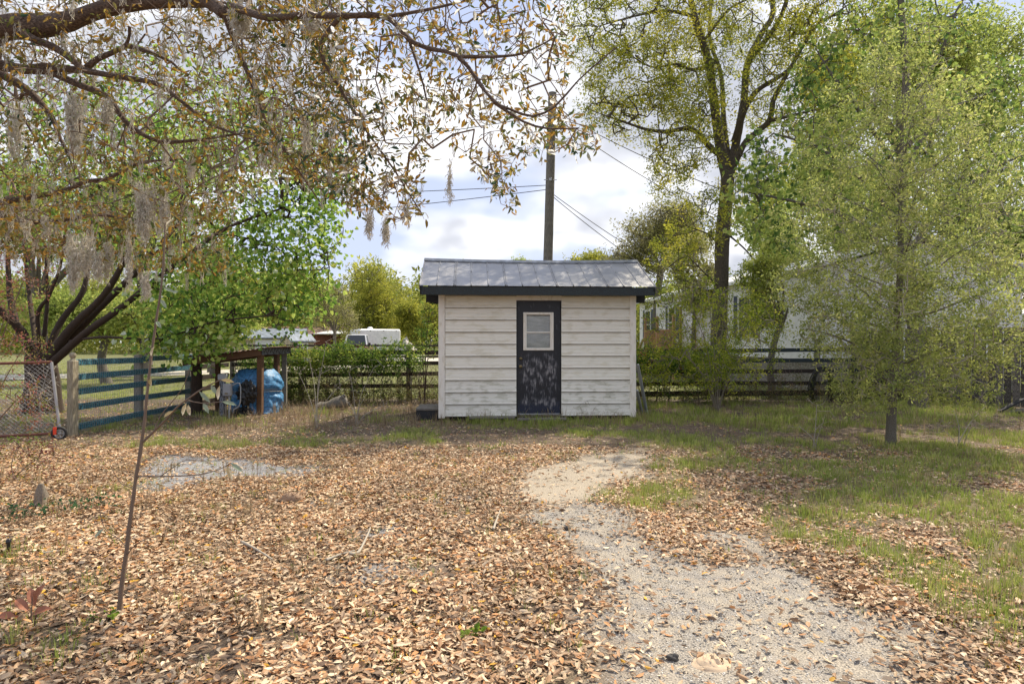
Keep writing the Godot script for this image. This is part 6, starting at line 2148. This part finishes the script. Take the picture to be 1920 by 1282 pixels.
func build_far_trees() -> void:
	var yg := [Color(0.2, 0.23, 0.04), Color(0.3, 0.32, 0.06), Color(0.41, 0.41, 0.075), Color(0.5, 0.48, 0.09)]
	var gr := [Color(0.2, 0.19, 0.11), Color(0.29, 0.28, 0.14), Color(0.34, 0.34, 0.12), Color(0.4, 0.37, 0.22)]
	var lg := [Color(0.24, 0.31, 0.08), Color(0.35, 0.42, 0.11), Color(0.46, 0.52, 0.14), Color(0.56, 0.58, 0.18)]
	var s1 := spray(14, 0.5, 0.16, 0.08, 0.16)
	var s2 := spray(12, 0.4, 0.11, 0.05, 0.12)
	far_tree("rounded yellow-green oak behind the white trailer", 708, 560, 64, 92, 96, 800, yg, s1, M.bark_grey)
	far_tree("grey half-bare tree behind the truck roof", 625, 580, 40, 50, 55, 260, gr, s2, M.bark_grey, 0.7)
	far_tree("olive-grey mossy oak between the pole and the tall oak", 1235, 445, 32, 112, 88, 900, gr, s2, M.bark_grey, 1.3)
	far_tree("wide yellow-green treetop just above the shed ridge", 1085, 500, 52, 80, 52, 420, yg, s1, M.bark_grey)
	far_tree("low dark treetop beside the pole above the shed ridge", 985, 530, 60, 40, 46, 200, lg, s1, M.bark_grey)
	far_tree("yellowish tree with moss behind the sapling tip", 395, 530, 30, 80, 95, 420, yg, s2, M.bark_grey, 1.2)
	far_tree("pale tree above the blue-roofed barn", 520, 540, 60, 70, 75, 350, yg, s1, M.bark_grey)
	far_tree("yellow-leaved small tree against the tall oak trunk, above the deck", 1300, 520, 26, 60, 75, 380, gr, s2, M.bark_grey, 0.8)
	far_tree("large light green tree behind the maple, over the plank fence", 1790, 260, 22, 150, 270, 1000, lg, s2, M.bark_grey, 1.5)
	far_tree("light green tree just beside the tall oak's fork", 1590, 330, 24, 120, 230, 850, lg, s2, M.bark_grey, 1.5)
	far_tree("green tree rightmost over the plank fence", 1900, 440, 20, 75, 160, 500, lg, s2, M.bark_grey, 1.4)
	far_tree("tree behind the white home's roof", 1450, 440, 38, 90, 100, 420, lg, s1, M.bark_grey, 1.3)
	far_tree("light tree filling the gap between the tall oak trunk and the slim tree", 1450, 545, 16.4, 62, 85, 330, lg, spray(9, 0.2, 0.06, 0.03, 0.07), M.bark_grey, 1.5)
	far_tree("tall pale green tree behind the slim tree top", 1690, 150, 19, 150, 190, 700, lg, s2, M.bark_grey, 1.1)
	far_tree("bright green bush beyond the lane behind the blue fence", 200, 600, 22, 120, 50, 420, lg, s2, M.bark_grey, 1.3)
	far_tree("bright green bush beyond the lane behind the lean-to", 400, 605, 26, 110, 42, 380, lg, s2, M.bark_grey, 1.3)
	far_tree("green tree behind the chain-link gate", 70, 430, 26, 150, 190, 520, lg, s2, M.bark_grey, 1.6)
	far_tree("green tree behind the drooping bright green crown", 270, 400, 30, 150, 200, 520, lg, s1, M.bark_grey, 1.2)
	far_tree("slender tree behind the vine-grown end of the shed", 775, 590, 60, 40, 55, 200, yg, s1, M.bark_grey)
	# the wood on the horizon reads as one mass
	var xf := []
	var cols := PackedColorArray()
	for i in 22000:
		var a := rr(-1.0, 1.0)
		var d := rr(75.0, 120.0)
		var x := a * d * 0.95
		var top: float = 9.2 + 2.8 * lump.get_noise_1d(a * 26.0) + 1.2 * lump.get_noise_1d(a * 90.0)
		var y := top * pow(rng.randf(), 0.7)
		xf.append(Transform3D(Basis.from_euler(Vector3(rng.randf() * TAU, rng.randf() * TAU, 0)) * Basis.from_scale(Vector3.ONE * rr(2.2, 4.2)), Vector3(x, y, -d)))
		var c: Color = yg[rng.randi() % 4].lerp(lg[rng.randi() % 4], rng.randf())
		cols.append(c * (0.85 + 0.5 * lump.get_noise_2d(x * 0.3, y * 0.5)))
	tag(scatter("far_wood", s1, xf, cols, M.leaf), "distant wood along the horizon", "wood", "", "stuff")
	# loose growth along the foot of the back fence
	xf = []
	cols = PackedColorArray()
	var m := spray(6, 0.14, 0.05, 0.022, 0.04)
	for i in 3800:
		var x := rr(-6.4, 10.5)
		if x > -1.4 and x < 2.4:
			continue
		var z := -15.1 + rng.randfn() * 0.35 - (0.4 if x > 8.0 else 0.0)
		var h := absf(rng.randfn()) * (0.22 if x < 2.0 else 0.3)
		xf.append(Transform3D(look(Vector3(rr(-0.6, 0.6), 1, rr(-0.6, 0.6)), rng.randf() * TAU), Vector3(x, h, z)))
		cols.append((Color(0.1, 0.15, 0.03).lerp(Color(0.24, 0.17, 0.09), rng.randf())) * rr(0.7, 1.3))
	tag(scatter("undergrowth", m, xf, cols, M.leaf), "weedy undergrowth along the foot of the back fence", "undergrowth", "", "stuff")
	var mv := MB.new()
	for i in 5:
		var ps := PackedVector3Array()
		var rs := PackedFloat32Array()
		var p := Vector3(rr(-0.1, 0.1), 0, rr(-0.05, 0.05))
		for j in 6:
			ps.append(p + Vector3(rr(-0.05, 0.05) * j, j * 0.17, rr(-0.04, 0.04))); rs.append(0.0035)
		mv.tube(ps, rs, 3, false)
	xf = []
	cols = PackedColorArray()
	for i in 130:
		var x := rr(-6.0, -1.6) if i < 95 else rr(2.6, 9.0)
		xf.append(Transform3D(Basis(Vector3.UP, rng.randf() * TAU) * Basis.from_scale(Vector3(1, rr(0.6, 1.1), 1)), Vector3(x, 0, -15.35 + rng.randfn() * 0.15)))
		cols.append(Color.WHITE)
	tag(scatter("dry_vines", mv.mesh(), xf, cols, M.twig), "thin brown dry vines climbing between the fence rails", "vines", "", "stuff")

# ---------------------------------------------------------------- sky and light
func sky_panorama() -> ImageTexture:
	var w := 1536
	var h := 768
	var im := Image.create(w, h, false, Image.FORMAT_RGBF)
	var f := FastNoiseLite.new()
	f.seed = 21; f.frequency = 0.55; f.fractal_octaves = 6; f.fractal_gain = 0.52
	var f2 := FastNoiseLite.new()
	f2.seed = 4; f2.frequency = 1.5; f2.fractal_octaves = 5
	for y in h:
		var el := (0.5 - (y + 0.5) / h) * PI
		for x in w:
			if el < -0.03:
				im.set_pixel(x, y, Color(0.42, 0.42, 0.38))
				continue
			var az := (x + 0.5) / w * TAU
			var dir := Vector3(sin(az) * cos(el), sin(el), cos(az) * cos(el))
			var p := dir / (dir.y + 0.28)                  # a cloud layer overhead
			var n := f.get_noise_3d(p.x * 1.5, 1.0, p.z * 1.5)
			var thick := smoothstep(-0.16, 0.14, n)
			var q := f2.get_noise_3d(p.x * 1.7 + 0.12, 4.0, p.z * 1.7)
			var shade := smoothstep(-0.08, 0.42, n * 0.9 + q * 0.55)
			var blue := Color(0.41, 0.48, 0.69).lerp(Color(0.56, 0.63, 0.78), exp(-dir.y * 3.0))
			var cl := Color(0.93, 0.93, 0.95).lerp(Color(0.46, 0.48, 0.54), shade * 0.95)
			im.set_pixel(x, y, blue.lerp(cl, thick * 0.94))
	return ImageTexture.create_from_image(im)

func _ready() -> void:
	rng.seed = 20240
	warp.seed = 3; warp.frequency = 0.9; warp.fractal_octaves = 3
	patch.seed = 11; patch.frequency = 0.55; patch.fractal_octaves = 4
	lump.seed = 9; lump.frequency = 0.6; lump.fractal_octaves = 3
	var cam := Camera3D.new()
	cam.name = "camera"
	cam.position = Vector3(0, EYE, 0)
	cam.fov = 2.0 * rad_to_deg(atan(641.0 / F))
	cam.near = 0.05
	cam.far = 900.0
	add_child(cam)
	cam.current = true
	var env := Environment.new()
	env.background_mode = Environment.BG_SKY
	var sm := PanoramaSkyMaterial.new()
	sm.panorama = sky_panorama()
	env.sky = Sky.new()
	env.sky.sky_material = sm
	env.background_energy_multiplier = 0.7
	env.tonemap_mode = Environment.TONE_MAPPER_LINEAR
	env.tonemap_exposure = 2.0
	env.sdfgi_enabled = true
	env.ssao_enabled = true
	env.ssil_enabled = true
	var we := WorldEnvironment.new()
	we.name = "sky"
	we.environment = env
	add_child(we)
	var sun := DirectionalLight3D.new()
	sun.name = "sun"
	sun.light_energy = 1.15
	sun.light_color = Color(1.0, 0.95, 0.86)
	sun.light_angular_distance = 0.5
	sun.shadow_enabled = true
	add_child(sun)
	sun.look_at_from_position(Vector3(0.54, 1.0, -0.57) * 10.0, Vector3.ZERO, Vector3.UP)
	make_materials()
	build_ground()
	build_shed()
	build_fences()
	build_far()
	build_pole()
	build_yard()
	build_live_oak()
	build_redbud()
	build_laurel_oak()
	build_maple()
	build_slim_tree()
	build_shrubs()
	build_far_trees()
	build_gravel()
	build_litter()
	build_twig_litter()
	build_grass()
